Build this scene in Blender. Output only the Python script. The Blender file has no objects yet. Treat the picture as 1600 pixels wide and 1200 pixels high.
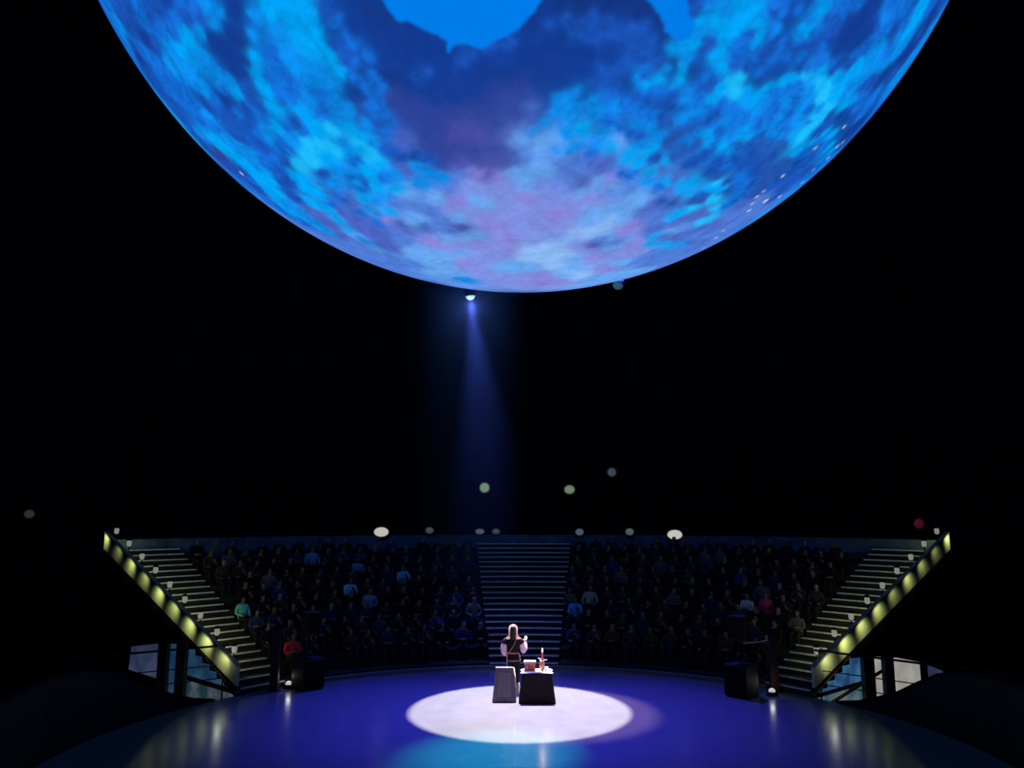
import bpy, bmesh, math, random
import numpy as np
from mathutils import Vector, Matrix

scene = bpy.context.scene
col = scene.collection
R_ = math.radians
random.seed(7)

# ------------------------------------------------------------------ camera
F_PX = 1244.0
cam_d = bpy.data.cameras.new('camera')
cam_d.sensor_fit = 'HORIZONTAL'
cam_d.sensor_width = 36.0
cam_d.lens = 36.0 * F_PX / 1600.0
cam_d.clip_end = 300
cam = bpy.data.objects.new('camera', cam_d)
col.objects.link(cam)
cam.location = (0, -16.5, 4.7)
cam.rotation_euler = (R_(90 + 9.3), 0, R_(0.829))
scene.camera = cam
cam_d.dof.use_dof = True              # fast lens focused on the performer
cam_d.dof.focus_distance = 22.0
cam_d.dof.aperture_fstop = 0.28

# ------------------------------------------------------------------ world, exposure
world = bpy.data.worlds.new('world')
scene.world = world
world.use_nodes = True
world.node_tree.nodes['Background'].inputs[0].default_value = (0.0, 0.0, 0.0, 1)
world.node_tree.nodes['Background'].inputs[1].default_value = 0.0
scene.view_settings.view_transform = 'Standard'
scene.view_settings.look = 'None'
scene.view_settings.exposure = 0.0
scene.view_settings.gamma = 1.0
scene.view_settings.use_curve_mapping = False

# ------------------------------------------------------------------ stage lighting (hung theatre lamps, one of them an added fill; housings are built below)
# name, position, aim point, colour, watts, full cone degrees, edge blend, source radius
SPOTS = [
    ('key',    (0.10, 9.2, 14.0),   (-0.10, 4.10, 0),  (1.00, 0.95, 0.82), 96000, 20.6, 0.02, 0.10),
    ('beam',   (-1.81, 10.0, 12.06), (-0.50, 10.4, 0), (0.08, 0.14, 1.00), 6000, 30.0, 1.0, 0.08),
    ('wash',   (-4.0, 9.0, 15.0),   (-2.0, 3.4, 0),    (0.05, 0.05, 1.00), 34000, 44.0, 1.0, 0.15),
    ('wash',   (4.0, 9.0, 15.0),    (1.8, 3.2, 0),     (0.06, 0.05, 1.00), 34000, 44.0, 1.0, 0.15),
    ('teal',   (2.94, 7.5, 11.71),  (-0.6, 0.3, 0),    (0.00, 0.80, 0.85), 33000, 17.0, 1.0, 0.10),
    ('pink',   (4.5, -9.0, 12.0),   (0.35, 4.9, 0),    (1.00, 0.55, 0.80), 2200, 15.0, 0.6, 0.10),  # unseen fill, added to brighten the performer's back and sleeves
    ('second', (1.20, 9.2, 13.9),   (0.75, 3.85, 0),   (1.00, 0.62, 0.66), 14000, 20.6, 0.35, 0.10),
]
GLOBE = {
    'M': '-802,-263,-537 -774,-286,-565 -854,-153,-498 -780,-205,-591 -669,-372,-644 -671,-385,-634 -579,-441,-686 -630,-387,-673 -600,-402,-691 -552,-470,-689 -529,-479,-700 -808,-133,-574 -811,-79,-579 -716,-272,-643 -677,-295,-674 -684,-248,-686 -653,-267,-709 -626,-277,-729 -526,-357,-772 -550,-319,-772 -618,-257,-743 -652,-217,-727 -629,-216,-747 -589,-230,-774 -508,-325,-797 -481,-299,-824 -452,-349,-821 -400,-480,-781 -378,-435,-817 -386,-449,-806 -407,-418,-812 -377,-412,-830 -373,-365,-853 -412,-349,-842 -416,-436,-798 -341,-445,-828 -322,-447,-835 -328,-422,-845 -278,-556,-783 -270,-563,-781 -267,-545,-795 -254,-536,-805 -256,-513,-819 -232,-526,-818 -234,-501,-833 -263,-490,-831 -243,-479,-844 -228,-487,-843 -245,-452,-858 -233,-460,-857 -240,-444,-863 -225,-450,-864 -222,-442,-869 -216,-434,-875 -231,-415,-880 -224,-415,-882 132,-485,-864 159,-477,-865 176,-465,-868 198,-451,-870 139,-453,-880 159,-436,-886 213,-438,-873 184,-516,-836 215,-482,-849 191,-485,-853 288,-483,-827 282,-447,-849 249,-443,-861 301,-431,-851 280,-412,-867 325,-427,-844 342,-416,-843 314,-392,-865 297,-386,-874 333,-371,-867 358,-358,-863 325,-355,-877 340,-513,-789 333,-506,-796 379,-543,-749 394,-530,-751 385,-507,-771 423,-521,-741 445,-499,-743 459,-478,-749 493,-492,-717 508,-478,-717 533,-473,-702 483,-441,-756 453,-446,-772 410,-484,-773 401,-466,-789 422,-457,-783 377,-456,-807 364,-479,-799 345,-492,-799 331,-493,-805 473,-414,-778 495,-413,-764 523,-396,-755 570,-376,-730 592,-372,-715 614,-380,-691 630,-386,-674 606,-423,-673 636,-402,-659 663,-317,-678 676,-370,-637 676,-349,-650 743,-312,-592 632,-258,-731 683,-204,-701 679,-181,-712 636,-215,-741 757,-77,-649 767,-30,-641 754,-42,-656 673,-153,-723 753,-8,-658 356,-410,-840 351,-393,-850 373,-380,-846 421,-404,-812 445,-397,-803 465,-396,-792 468,-369,-803 429,-371,-824 463,-341,-818 507,-329,-797 516,-288,-807 424,-352,-834 443,-321,-837 465,-307,-830 392,-352,-850 580,-199,-790 592,-166,-788 -651,-98,-752 -713,32,-701 -691,49,-721 -672,65,-738 -627,11,-779 -563,-98,-821 -493,-221,-841 -467,-251,-848 -438,-304,-846 -427,-298,-854 -471,-223,-854 -531,11,-847 -482,-4,-876 -292,-332,-897 -306,-286,-908 -342,-218,-914 -373,-176,-911 -317,-182,-931 -282,-161,-946 -296,-270,-916 -245,-314,-917 112,-393,-912 187,-334,-924 169,-342,-924 241,-288,-927 370,-286,-884 400,-239,-885 400,-207,-893 421,-201,-885 419,-166,-893 411,-153,-899 456,-300,-838 446,-297,-844 538,-195,-820 588,-165,-792 638,-57,-768 731,10,-682 738,2,-674 651,35,-758 607,-31,-794 397,-144,-907',
    'N': '-757,-295,-583 -693,-366,-621 -724,-315,-614 -640,-395,-660 -615,-426,-663 -553,-457,-697 -524,-475,-707 -664,-330,-671 -754,-238,-613 -742,-206,-637 -737,-187,-650 -723,-183,-666 -544,-306,-781 -579,-285,-764 -688,-160,-708 -675,-148,-723 -534,-289,-794 -493,-341,-801 -488,-315,-814 -535,-256,-805 -464,-399,-791 -468,-377,-799 -450,-371,-812 -388,-371,-843 -293,-575,-764 -284,-566,-774 -279,-532,-800 -264,-521,-812 -270,-508,-818 -253,-434,-865 -239,-421,-875 -159,-512,-844 -147,-521,-841 -75,-550,-832 -92,-545,-833 -49,-564,-824 -18,-570,-822 135,-582,-802 106,-590,-801 65,-595,-801 37,-588,-808 77,-575,-815 107,-572,-813 139,-568,-811 158,-574,-804 177,-574,-800 188,-552,-812 199,-532,-823 210,-519,-829 184,-535,-825 163,-539,-827 122,-526,-842 149,-526,-837 135,-497,-857 112,-508,-854 176,-423,-889 194,-414,-890 230,-429,-873 234,-447,-863 220,-455,-863 195,-470,-861 176,-482,-858 187,-510,-839 236,-467,-853 255,-574,-778 250,-582,-774 247,-574,-780 284,-526,-802 275,-514,-812 270,-476,-837 298,-468,-832 283,-464,-839 317,-411,-855 303,-399,-865 275,-374,-886 349,-520,-780 378,-534,-756 478,-484,-733 496,-471,-729 497,-455,-739 474,-456,-754 461,-452,-764 437,-468,-768 419,-482,-770 390,-488,-781 383,-481,-788 377,-472,-797 430,-461,-776 354,-473,-807 392,-449,-803 337,-487,-806 454,-428,-781 541,-387,-747 528,-384,-758 563,-363,-743 598,-401,-694 647,-359,-673 744,-258,-616 793,-250,-556 712,-223,-666 647,-267,-714 628,-273,-729 405,-351,-844 416,-328,-848 559,-263,-786 572,-235,-786 553,-241,-797 555,-223,-802 741,3,-671 725,19,-689 654,-84,-752 -666,-92,-740 -609,-88,-788 -571,-110,-814 -520,-254,-815 -488,-272,-830 -475,-260,-841 -446,-252,-859 -463,-220,-859 -451,-197,-871 -471,-167,-866 -563,-64,-824 -457,-135,-879 -366,-271,-890 -286,-284,-915 -237,-378,-895 -222,-382,-897 -207,-369,-906 -182,-377,-908 -156,-374,-914 226,-354,-907 335,-226,-915 332,-373,-866 321,-335,-886 298,-326,-897 378,-323,-867 401,-314,-861 413,-288,-864 352,-308,-884 381,-293,-877 403,-267,-875 420,-263,-869 434,-232,-871 344,-285,-894 441,-185,-878 460,-250,-852 545,-237,-804 573,-151,-806 538,-169,-826 530,-150,-834 578,-96,-810 542,-97,-835 502,-130,-855 545,-71,-836 531,-38,-846',
    'c': '-768,-260,-585 -775,-232,-588 -500,-494,-711 -479,-501,-721 -495,-475,-727 -532,-447,-719 -621,-365,-694 -798,-60,-600 -782,-39,-622 -641,-319,-698 -597,-347,-723 -546,-397,-738 -586,-335,-738 -568,-328,-755 -529,-375,-761 -505,-380,-775 -652,-140,-746 -592,-251,-766 -418,-521,-744 -429,-493,-757 -459,-310,-833 -376,-526,-763 -374,-494,-785 -363,-475,-802 -347,-464,-815 -350,-437,-829 -408,-328,-852 -303,-470,-829 -330,-470,-819 -303,-449,-841 -283,-437,-854 -301,-414,-859 -350,-408,-843 -258,-408,-876 -257,-426,-868 -250,-384,-889 83,-501,-861 68,-496,-865 60,-489,-870 56,-472,-880 39,-457,-889 19,-441,-897 82,-480,-873 76,-459,-885 73,-435,-897 116,-466,-877 106,-484,-868 146,-470,-870 130,-426,-895 186,-435,-881 211,-425,-881 226,-400,-888 191,-399,-897 175,-507,-844 220,-509,-832 235,-486,-842 253,-520,-816 265,-544,-796 236,-542,-807 272,-573,-773 307,-564,-767 268,-473,-840 260,-453,-853 265,-426,-865 283,-428,-858 257,-422,-870 342,-394,-853 362,-536,-763 393,-509,-766 453,-505,-735 472,-508,-721 468,-492,-734 432,-485,-760 609,-406,-682 628,-350,-696 615,-343,-710 674,-317,-667 698,-289,-655 685,-281,-672 659,-290,-694 623,-311,-718 583,-312,-750 618,-259,-743 752,-120,-648 743,-172,-647 765,-175,-619 787,-180,-590 802,-193,-565 814,-84,-575 385,-387,-838 404,-398,-823 489,-367,-791 448,-370,-813 487,-342,-804 530,-307,-790 535,-246,-808 493,-310,-813 440,-340,-831 419,-343,-840 448,-306,-840 390,-342,-855 370,-352,-860 -570,-208,-795 -543,-221,-810 -519,-219,-826 -522,-184,-833 -629,98,-771 -609,110,-786 -494,-68,-867 -401,-337,-852 -466,-61,-883 -309,-366,-877 -301,-346,-888 -330,-296,-896 -347,-251,-903 -338,-63,-939 -324,-46,-945 -432,-44,-901 -421,-26,-907 -276,-194,-941 -273,-244,-931 -248,-263,-932 -226,-327,-918 -178,-355,-918 -160,-344,-925 -138,-341,-930 76,-406,-911 -295,-210,-932 -178,-317,-932 -132,70,-989 56,-408,-911 86,-410,-908 121,-406,-906 216,-303,-928 339,-14,-941 296,-385,-874 276,-375,-885 347,-358,-866 369,-322,-872 406,-333,-851 437,-321,-840 465,-294,-835 708,36,-706 658,9,-753 654,76,-753 638,91,-765 591,28,-806 510,123,-851',
    'D': '-585,-450,-675 -678,-322,-660 -749,-223,-623 -526,-341,-779 -518,-336,-787 -445,-520,-729 -460,-510,-727 -438,-512,-738 -440,-494,-750 -464,-477,-746 -497,-462,-734 -514,-444,-734 -493,-449,-745 -482,-438,-759 -458,-444,-770 -485,-415,-770 -465,-417,-781 -282,-547,-789 -244,-522,-817 -274,-479,-834 -270,-463,-844 -258,-580,-773 -271,-571,-775 -257,-568,-782 -248,-556,-793 -235,-569,-788 -210,-594,-776 -195,-562,-804 -218,-549,-807 -210,-529,-822 -186,-546,-817 -173,-567,-805 -152,-567,-810 -174,-530,-830 -191,-514,-836 -178,-501,-847 -161,-495,-854 -138,-507,-851 -140,-486,-863 -133,-556,-821 -121,-546,-829 -102,-552,-828 -50,-548,-835 -114,-529,-841 -82,-528,-845 -61,-529,-846 -29,-538,-843 2,-578,-816 4,-549,-836 -8,-523,-852 -73,-505,-860 -106,-494,-863 29,-607,-794 37,-595,-803 147,-588,-795 3,-586,-810 15,-579,-815 46,-572,-819 205,-549,-810 216,-532,-819 131,-543,-829 99,-547,-831 67,-550,-833 36,-552,-833 5,-561,-828 -5,-543,-839 26,-530,-848 58,-525,-849 90,-526,-846 164,-509,-845 157,-498,-853 101,-491,-865 87,-507,-858 65,-513,-856 44,-504,-863 22,-515,-857 38,-481,-876 233,-506,-830 282,-501,-818 269,-501,-823 407,-509,-759 408,-526,-746 439,-520,-733 414,-513,-752 526,-455,-719 548,-434,-715 559,-443,-701 578,-444,-685 579,-406,-707 531,-428,-731 497,-444,-746 522,-412,-747 561,-401,-724 397,-497,-772 421,-445,-791 404,-440,-802 366,-451,-814 761,-265,-592 740,-250,-625 732,-236,-639 713,-241,-659 678,-249,-692 596,-237,-767 626,-211,-751 603,-206,-771 675,-122,-728 659,-116,-743 649,-110,-752 624,-154,-766 654,-117,-748',
    'C': '-568,-417,-709 -595,-377,-710 -767,-23,-641 -749,-8,-662 -495,-371,-786 -437,-460,-773 -438,-435,-787 -432,-415,-801 -429,-382,-818 -434,-342,-833 -383,-541,-749 -358,-553,-753 -324,-560,-763 -346,-529,-774 -322,-523,-789 -375,-403,-835 -359,-390,-848 -352,-369,-860 -316,-565,-762 -313,-543,-779 -309,-521,-795 -294,-509,-809 -285,-492,-823 -352,-382,-855 -289,-406,-867 -273,-390,-879 95,-438,-894 191,-497,-846 209,-498,-842 245,-489,-837 247,-505,-827 226,-537,-813 242,-532,-812 261,-534,-804 262,-560,-786 286,-555,-781 304,-541,-784 296,-508,-809 310,-515,-799 312,-488,-816 315,-454,-834 303,-444,-843 320,-560,-764 336,-545,-768 319,-537,-781 358,-528,-771 349,-546,-762 363,-508,-781 467,-504,-727 438,-494,-751 451,-490,-746 688,-317,-653 703,-331,-630 705,-349,-617 588,-344,-732 570,-346,-746 542,-358,-760 502,-393,-770 447,-415,-793 430,-416,-801 404,-422,-812 394,-417,-819 558,-314,-768 595,-267,-758 364,-435,-824 389,-410,-825 364,-417,-833 492,-263,-830 594,-193,-781 620,-138,-772 -740,1,-673 -726,17,-688 -539,-115,-834 -541,-152,-827 -558,-162,-814 -585,-169,-793 -611,-162,-775 -506,-163,-847 -512,-107,-852 -514,-82,-854 -495,-26,-869 -426,-227,-876 -417,-200,-887 -414,-145,-898 -392,-200,-898 -340,-318,-885 -250,-346,-904 -270,-314,-910 -384,-153,-911 -372,-119,-920 -357,-81,-930 -302,-230,-925 -290,-205,-935 -278,-365,-889 -272,-318,-908 -299,-280,-912 -262,-288,-921 -223,-294,-929 -290,-246,-925 -256,-214,-943 144,-402,-904 181,-389,-903 217,-380,-899 171,-374,-911 197,-357,-913 247,-345,-906 225,-327,-918 255,-297,-920 278,-280,-919 286,-262,-922 305,-272,-913 303,-243,-922 343,-237,-909 374,-219,-901 301,-182,-936 289,-174,-941 262,-125,-957 262,-87,-961 289,-61,-955 318,-30,-948 307,-378,-873 321,-359,-877 349,-340,-873 372,-347,-861 393,-333,-857 380,-354,-854 488,-278,-827 514,-223,-828 551,-221,-805 574,-218,-789 599,-182,-780 639,-93,-764 612,104,-784 589,122,-799 567,136,-812 534,115,-837',
    'd': '-453,-469,-758 -246,-501,-830 -259,-462,-848 -222,-584,-780 -202,-579,-790 -219,-512,-830 -208,-499,-841 57,-606,-793 89,-607,-790 126,-597,-792 156,-599,-785 175,-590,-788 17,-597,-802 189,-578,-794 203,-566,-799 220,-549,-806 235,-524,-818 230,-516,-825 225,-502,-835 259,-488,-834 381,-439,-814',
    'S': '-321,-389,-863 332,-456,-826 342,-435,-833 471,-406,-783 501,-374,-780 530,-351,-772 526,-332,-783 548,-299,-781 344,-460,-819 344,-438,-830 524,-294,-799 543,-270,-795 514,-276,-812 506,-263,-822 -378,-337,-862 -386,-305,-871 -409,-268,-872 -378,-285,-880 -347,-351,-870 -319,-345,-883 -278,-378,-883 -261,-366,-893 -258,-351,-900 357,-245,-901 364,-191,-912 377,-148,-914 377,-109,-920 356,-114,-927 322,-184,-929 517,-257,-817 507,-254,-824 525,-264,-809',
    'P': '-259,-439,-860 -203,-475,-856 -211,-456,-865 -185,-474,-861 -164,-469,-868 -41,-494,-868 -8,-495,-869 -204,-439,-875 -175,-449,-876 -143,-452,-880 -109,-461,-880 -75,-471,-879 -42,-473,-880 -13,-474,-881 -158,-418,-894 -134,-437,-889 -43,-446,-894 1,-511,-859 -4,-491,-871 23,-490,-871 27,-469,-883 10,-460,-888 -6,-463,-887 -642,-91,-761 -622,-102,-776 -138,-372,-918 -135,-395,-909 -109,-404,-908 -74,-407,-910 -39,-409,-912 -80,-379,-922 -16,-410,-912',
    'O': '-213,-412,-886 -195,-406,-893 11,-465,-885 -330,-212,-920 -410,-105,-906 -403,-73,-912 -355,-159,-921 -330,-143,-933 -312,-121,-942 -294,-96,-951 -382,-37,-923 -203,-349,-915 -9,-394,-919 -312,-219,-925 -318,-158,-935 -295,-151,-944 -329,-106,-938 -279,-115,-954 -235,-181,-955 -188,-189,-964 -266,-70,-961 -296,-63,-953 123,-378,-918 143,-369,-919 137,-352,-926 239,-329,-914 269,-298,-916 220,-220,-950 238,-239,-941 260,-262,-929 291,-236,-927 317,-158,-935 343,-151,-927 359,-140,-923 267,-161,-950 259,-144,-955 294,-145,-945 314,-84,-946 288,-103,-952 357,-17,-934 446,-106,-889 393,-65,-917 363,-78,-928 328,-81,-941',
    'Q': '-112,-425,-898 -88,-443,-892 -66,-430,-901 -23,-436,-899 -32,-419,-908 -11,-446,-895 -111,-376,-920 -52,-378,-924 -33,-393,-919 -58,-354,-933 -117,-207,-971 102,-332,-938 138,-137,-981',
    'V': '-4,-437,-900 5,-451,-893 20,-478,-878 -589,120,-799 -569,132,-812 -552,143,-822 -483,114,-868 -442,81,-894 -407,69,-911 -357,-15,-934 -352,37,-935 -378,87,-922 -328,78,-941 -111,-349,-931 9,-394,-919 7,-404,-915 31,-339,-940 55,-338,-940 74,-358,-931 -244,-122,-962 -283,-202,-938 -232,-253,-939 -197,-265,-944 -128,-317,-940 -170,-248,-954 -151,-236,-960 -139,-193,-971 -164,-205,-965 -321,-11,-947 -339,-28,-941 -289,-4,-957 -330,88,-940 -279,50,-959 -236,32,-971 87,-388,-917 64,-379,-923 47,-392,-919 77,-358,-931 101,-358,-928 79,-322,-943 191,-303,-933 155,-295,-943 153,-155,-976 70,-184,-980 246,6,-969 183,-133,-974 238,-204,-950 268,-247,-931 264,-177,-948 368,-59,-928 329,-111,-938 396,-67,-916 271,-28,-962 306,3,-952 340,19,-940 287,68,-956 318,70,-945 363,60,-930 316,145,-938 477,-80,-875 523,-7,-853 482,-19,-876 462,18,-887 422,-88,-902 407,-77,-910 391,-23,-920 444,71,-893 361,-22,-932 420,173,-891 336,4,-942',
    'L': '5,-427,-904 1,-434,-901 -8,-427,-904 51,-425,-904 28,-421,-907 157,-411,-898 -317,-19,-948 19,-382,-924 42,-400,-915 60,-407,-911 -10,-365,-931 9,-346,-938 38,-367,-930 -210,-200,-957 -190,-216,-958 -207,-281,-937 -156,-290,-944 -119,-243,-963 -80,-292,-953 -100,-176,-979 -73,-180,-981 -142,-161,-977 -12,-67,-998 -159,-34,-987 -207,-74,-975 -232,-61,-971 -193,-52,-980 -167,-78,-983 -124,-113,-986 -345,-67,-936 -203,40,-978 -160,35,-987 -36,-41,-999 -6,-34,-999 84,17,-996 100,-18,-995 28,-409,-912 29,-382,-924 43,-360,-932 10,-346,-938 132,-331,-934 166,-310,-936 207,-281,-937 224,-268,-937 104,-309,-946 179,-259,-949 160,-248,-956 133,-254,-958 194,-238,-952 210,-253,-944 115,-228,-967 136,-228,-964 169,-161,-972 174,-112,-978 106,-81,-991 21,-50,-999 -6,-51,-999 163,82,-983 215,-8,-977 206,-123,-971 179,-217,-960 292,-124,-948 315,-109,-943 244,102,-964 282,141,-949 194,79,-978',
    'B': '250,-559,-791',
    'R': '245,-425,-871 257,-397,-881 280,-399,-873 245,-384,-890 298,-369,-881 370,-335,-867 393,-323,-861 425,-304,-852 447,-291,-846 467,-284,-837 479,-262,-837 258,-243,-935 279,-229,-932 322,-212,-923 334,-205,-920 252,-394,-884 272,-363,-891 291,-365,-885 260,-350,-900 419,-322,-849 431,-297,-852 357,-265,-896 376,-238,-895 386,-207,-899 462,-190,-866 447,-241,-861 478,-269,-836 467,-263,-844 500,-200,-843 482,-194,-854 476,-141,-868 459,-142,-877 723,22,-690 655,-90,-750',
    'k': '-81,-361,-929 -46,-349,-936 -261,-189,-947 -115,-294,-949 -125,-262,-957 7,-303,-953 -68,-233,-970 -178,-133,-975 -127,-137,-982 -88,-151,-985 -59,-187,-981 -37,-226,-973 -33,-178,-983 -20,-134,-991 59,-250,-967 71,-257,-964 -129,-46,-991 18,26,-1000 48,42,-998 70,61,-996 156,-336,-929 121,-288,-950 69,-257,-964 52,-250,-967 82,-212,-974 148,-82,-986 36,6,-999 55,44,-998 182,20,-983 218,-92,-972 189,-169,-967 203,-169,-964 224,-115,-968 209,-187,-960',
    'K': '-91,-326,-941 -66,-318,-946 -42,-330,-943 -18,-299,-954 32,-326,-945 68,-320,-945 -88,-243,-966 -159,-121,-980 -36,-261,-965 -5,-269,-963 -6,-227,-974 8,-189,-982 28,-244,-969 45,-279,-959 84,-211,-974 60,-205,-977 34,-178,-983 -26,-109,-994 -63,-99,-993 -97,-86,-992 -96,-13,-995 -73,11,-997 -22,15,-1000 42,-335,-941 85,-297,-951 144,-279,-949 92,-266,-960 84,-225,-971 108,-133,-985 125,-90,-988 6,37,-999 201,-73,-977 238,-51,-970',
    'W': '75,-178,-981 16,-134,-991 49,-143,-988 65,-83,-994 86,-113,-990 37,-80,-996 8,-96,-995 158,-214,-964 129,-183,-975 144,-189,-971 96,-200,-975 73,-102,-992 44,-132,-990 20,-121,-992 58,-45,-997 96,0,-995 128,34,-991',
}
CAPS = ['-217,-713,-667 -216,-637,-740 -204,-601,-773 -195,-591,-783 -184,-580,-794 -167,-582,-796 -153,-578,-801 -139,-575,-806 -125,-571,-811 -113,-565,-818 -112,-552,-826 -109,-552,-826 -104,-560,-822 -91,-563,-821 -76,-563,-823 -60,-560,-827 -41,-571,-820 -30,-574,-819 -20,-578,-816 -8,-580,-815 0,-592,-806 12,-599,-801 -17,-578,-816 -9,-580,-815 1,-594,-805 17,-603,-798 27,-616,-787 38,-654,-756 53,-728,-683',
        '145,-721,-678 163,-643,-749 177,-602,-779 189,-591,-784 198,-583,-788 209,-568,-796 210,-560,-801 224,-550,-805 236,-542,-807 250,-544,-801 256,-559,-788 243,-574,-782 237,-591,-771 227,-632,-741 223,-709,-669']
CITY = '505,-59,-861 547,-22,-837 471,-55,-881 470,-115,-875 513,-147,-845 604,-3,-797 568,-180,-803 643,-52,-764 650,-86,-755 663,-82,-744 425,45,-904 413,114,-904 404,208,-891 431,5,-902 481,-126,-868 468,-89,-879 611,-51,-790 441,194,-876 554,139,-821 349,225,-910 -584,-89,-807 628,-177,-758'
CITYR = [(0.0059, 1.0), (0.0018, 0.9), (0.0022, 0.9), (0.0015, 0.6), (0.0015, 0.7), (0.0018, 0.7), (0.0015, 0.5), (0.0018, 0.6), (0.0022, 0.9), (0.0015, 0.6), (0.0018, 0.9), (0.0022, 0.6), (0.0033, 0.8), (0.0015, 0.5), (0.0015, 0.4), (0.0015, 0.5), (0.0015, 0.4), (0.0015, 0.5), (0.0015, 0.6), (0.0018, 0.6), (0.002, 1.0), (0.0015, 0.7)]

# ------------------------------------------------------------------ helpers: tags
def tag(o, label=None, cat=None, group=None, kind=None):
    if label: o['label'] = label
    if cat: o['category'] = cat
    if group: o['group'] = group
    if kind: o['kind'] = kind
    return o

def empty(name, loc=(0, 0, 0), rz=0.0):
    o = bpy.data.objects.new(name, None)
    o.empty_display_size = 0.1
    col.objects.link(o)
    o.location = loc
    o.rotation_euler = (0, 0, rz)
    return o

# ------------------------------------------------------------------ helpers: materials
MATS = {}
def mat(name, rgb, rough=0.7, var=0.15, scale=6.0, metal=0.0, bump=0.0, spec=0.5, objcol=False):
    if name in MATS: return MATS[name]
    m = bpy.data.materials.new(name)
    m.use_nodes = True
    nt = m.node_tree
    b = nt.nodes['Principled BSDF']
    b.inputs['Roughness'].default_value = rough
    b.inputs['Metallic'].default_value = metal
    b.inputs['Specular IOR Level'].default_value = spec
    tc = nt.nodes.new('ShaderNodeTexCoord')
    nz = nt.nodes.new('ShaderNodeTexNoise')
    nz.inputs['Scale'].default_value = scale
    nz.inputs['Detail'].default_value = 4
    nt.links.new(tc.outputs['Object'], nz.inputs['Vector'])
    mr = nt.nodes.new('ShaderNodeMapRange')
    mr.inputs[1].default_value = 0.25
    mr.inputs[2].default_value = 0.75
    mr.inputs[3].default_value = 1 - var
    mr.inputs[4].default_value = 1 + var
    nt.links.new(nz.outputs['Fac'], mr.inputs[0])
    sc = nt.nodes.new('ShaderNodeVectorMath')
    sc.operation = 'SCALE'
    if objcol:
        oi = nt.nodes.new('ShaderNodeObjectInfo')
        nt.links.new(oi.outputs['Color'], sc.inputs[0])
    else:
        sc.inputs[0].default_value = rgb[:3]
    nt.links.new(mr.outputs[0], sc.inputs['Scale'])
    nt.links.new(sc.outputs[0], b.inputs['Base Color'])
    if bump:
        bp = nt.nodes.new('ShaderNodeBump')
        bp.inputs['Strength'].default_value = bump
        bp.inputs['Distance'].default_value = 0.02
        nt.links.new(nz.outputs['Fac'], bp.inputs['Height'])
        nt.links.new(bp.outputs[0], b.inputs['Normal'])
    MATS[name] = m
    return m

def glow(name, rgb, strength):
    if name in MATS: return MATS[name]
    m = bpy.data.materials.new(name)
    m.use_nodes = True
    nt = m.node_tree
    b = nt.nodes['Principled BSDF']
    b.inputs['Base Color'].default_value = (0.3, 0.3, 0.3, 1)
    b.inputs['Emission Color'].default_value = (*rgb, 1)
    b.inputs['Emission Strength'].default_value = strength
    MATS[name] = m
    return m

# ------------------------------------------------------------------ helpers: meshes
def mesh_obj(name, verts, faces, m, parent=None, smooth=False, loc=None):
    me = bpy.data.meshes.new(name)
    me.from_pydata([tuple(v) for v in verts], [], [tuple(f) for f in faces])
    me.update()
    return link_mesh(name, me, m, parent, smooth, loc)

def link_mesh(name, me, m, parent=None, smooth=False, loc=None):
    if m is not None and not me.materials: me.materials.append(m)
    if smooth:
        me.polygons.foreach_set('use_smooth', [True] * len(me.polygons))
    o = bpy.data.objects.new(name, me)
    col.objects.link(o)
    if parent: o.parent = parent
    if loc is not None: o.location = loc
    return o

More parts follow.
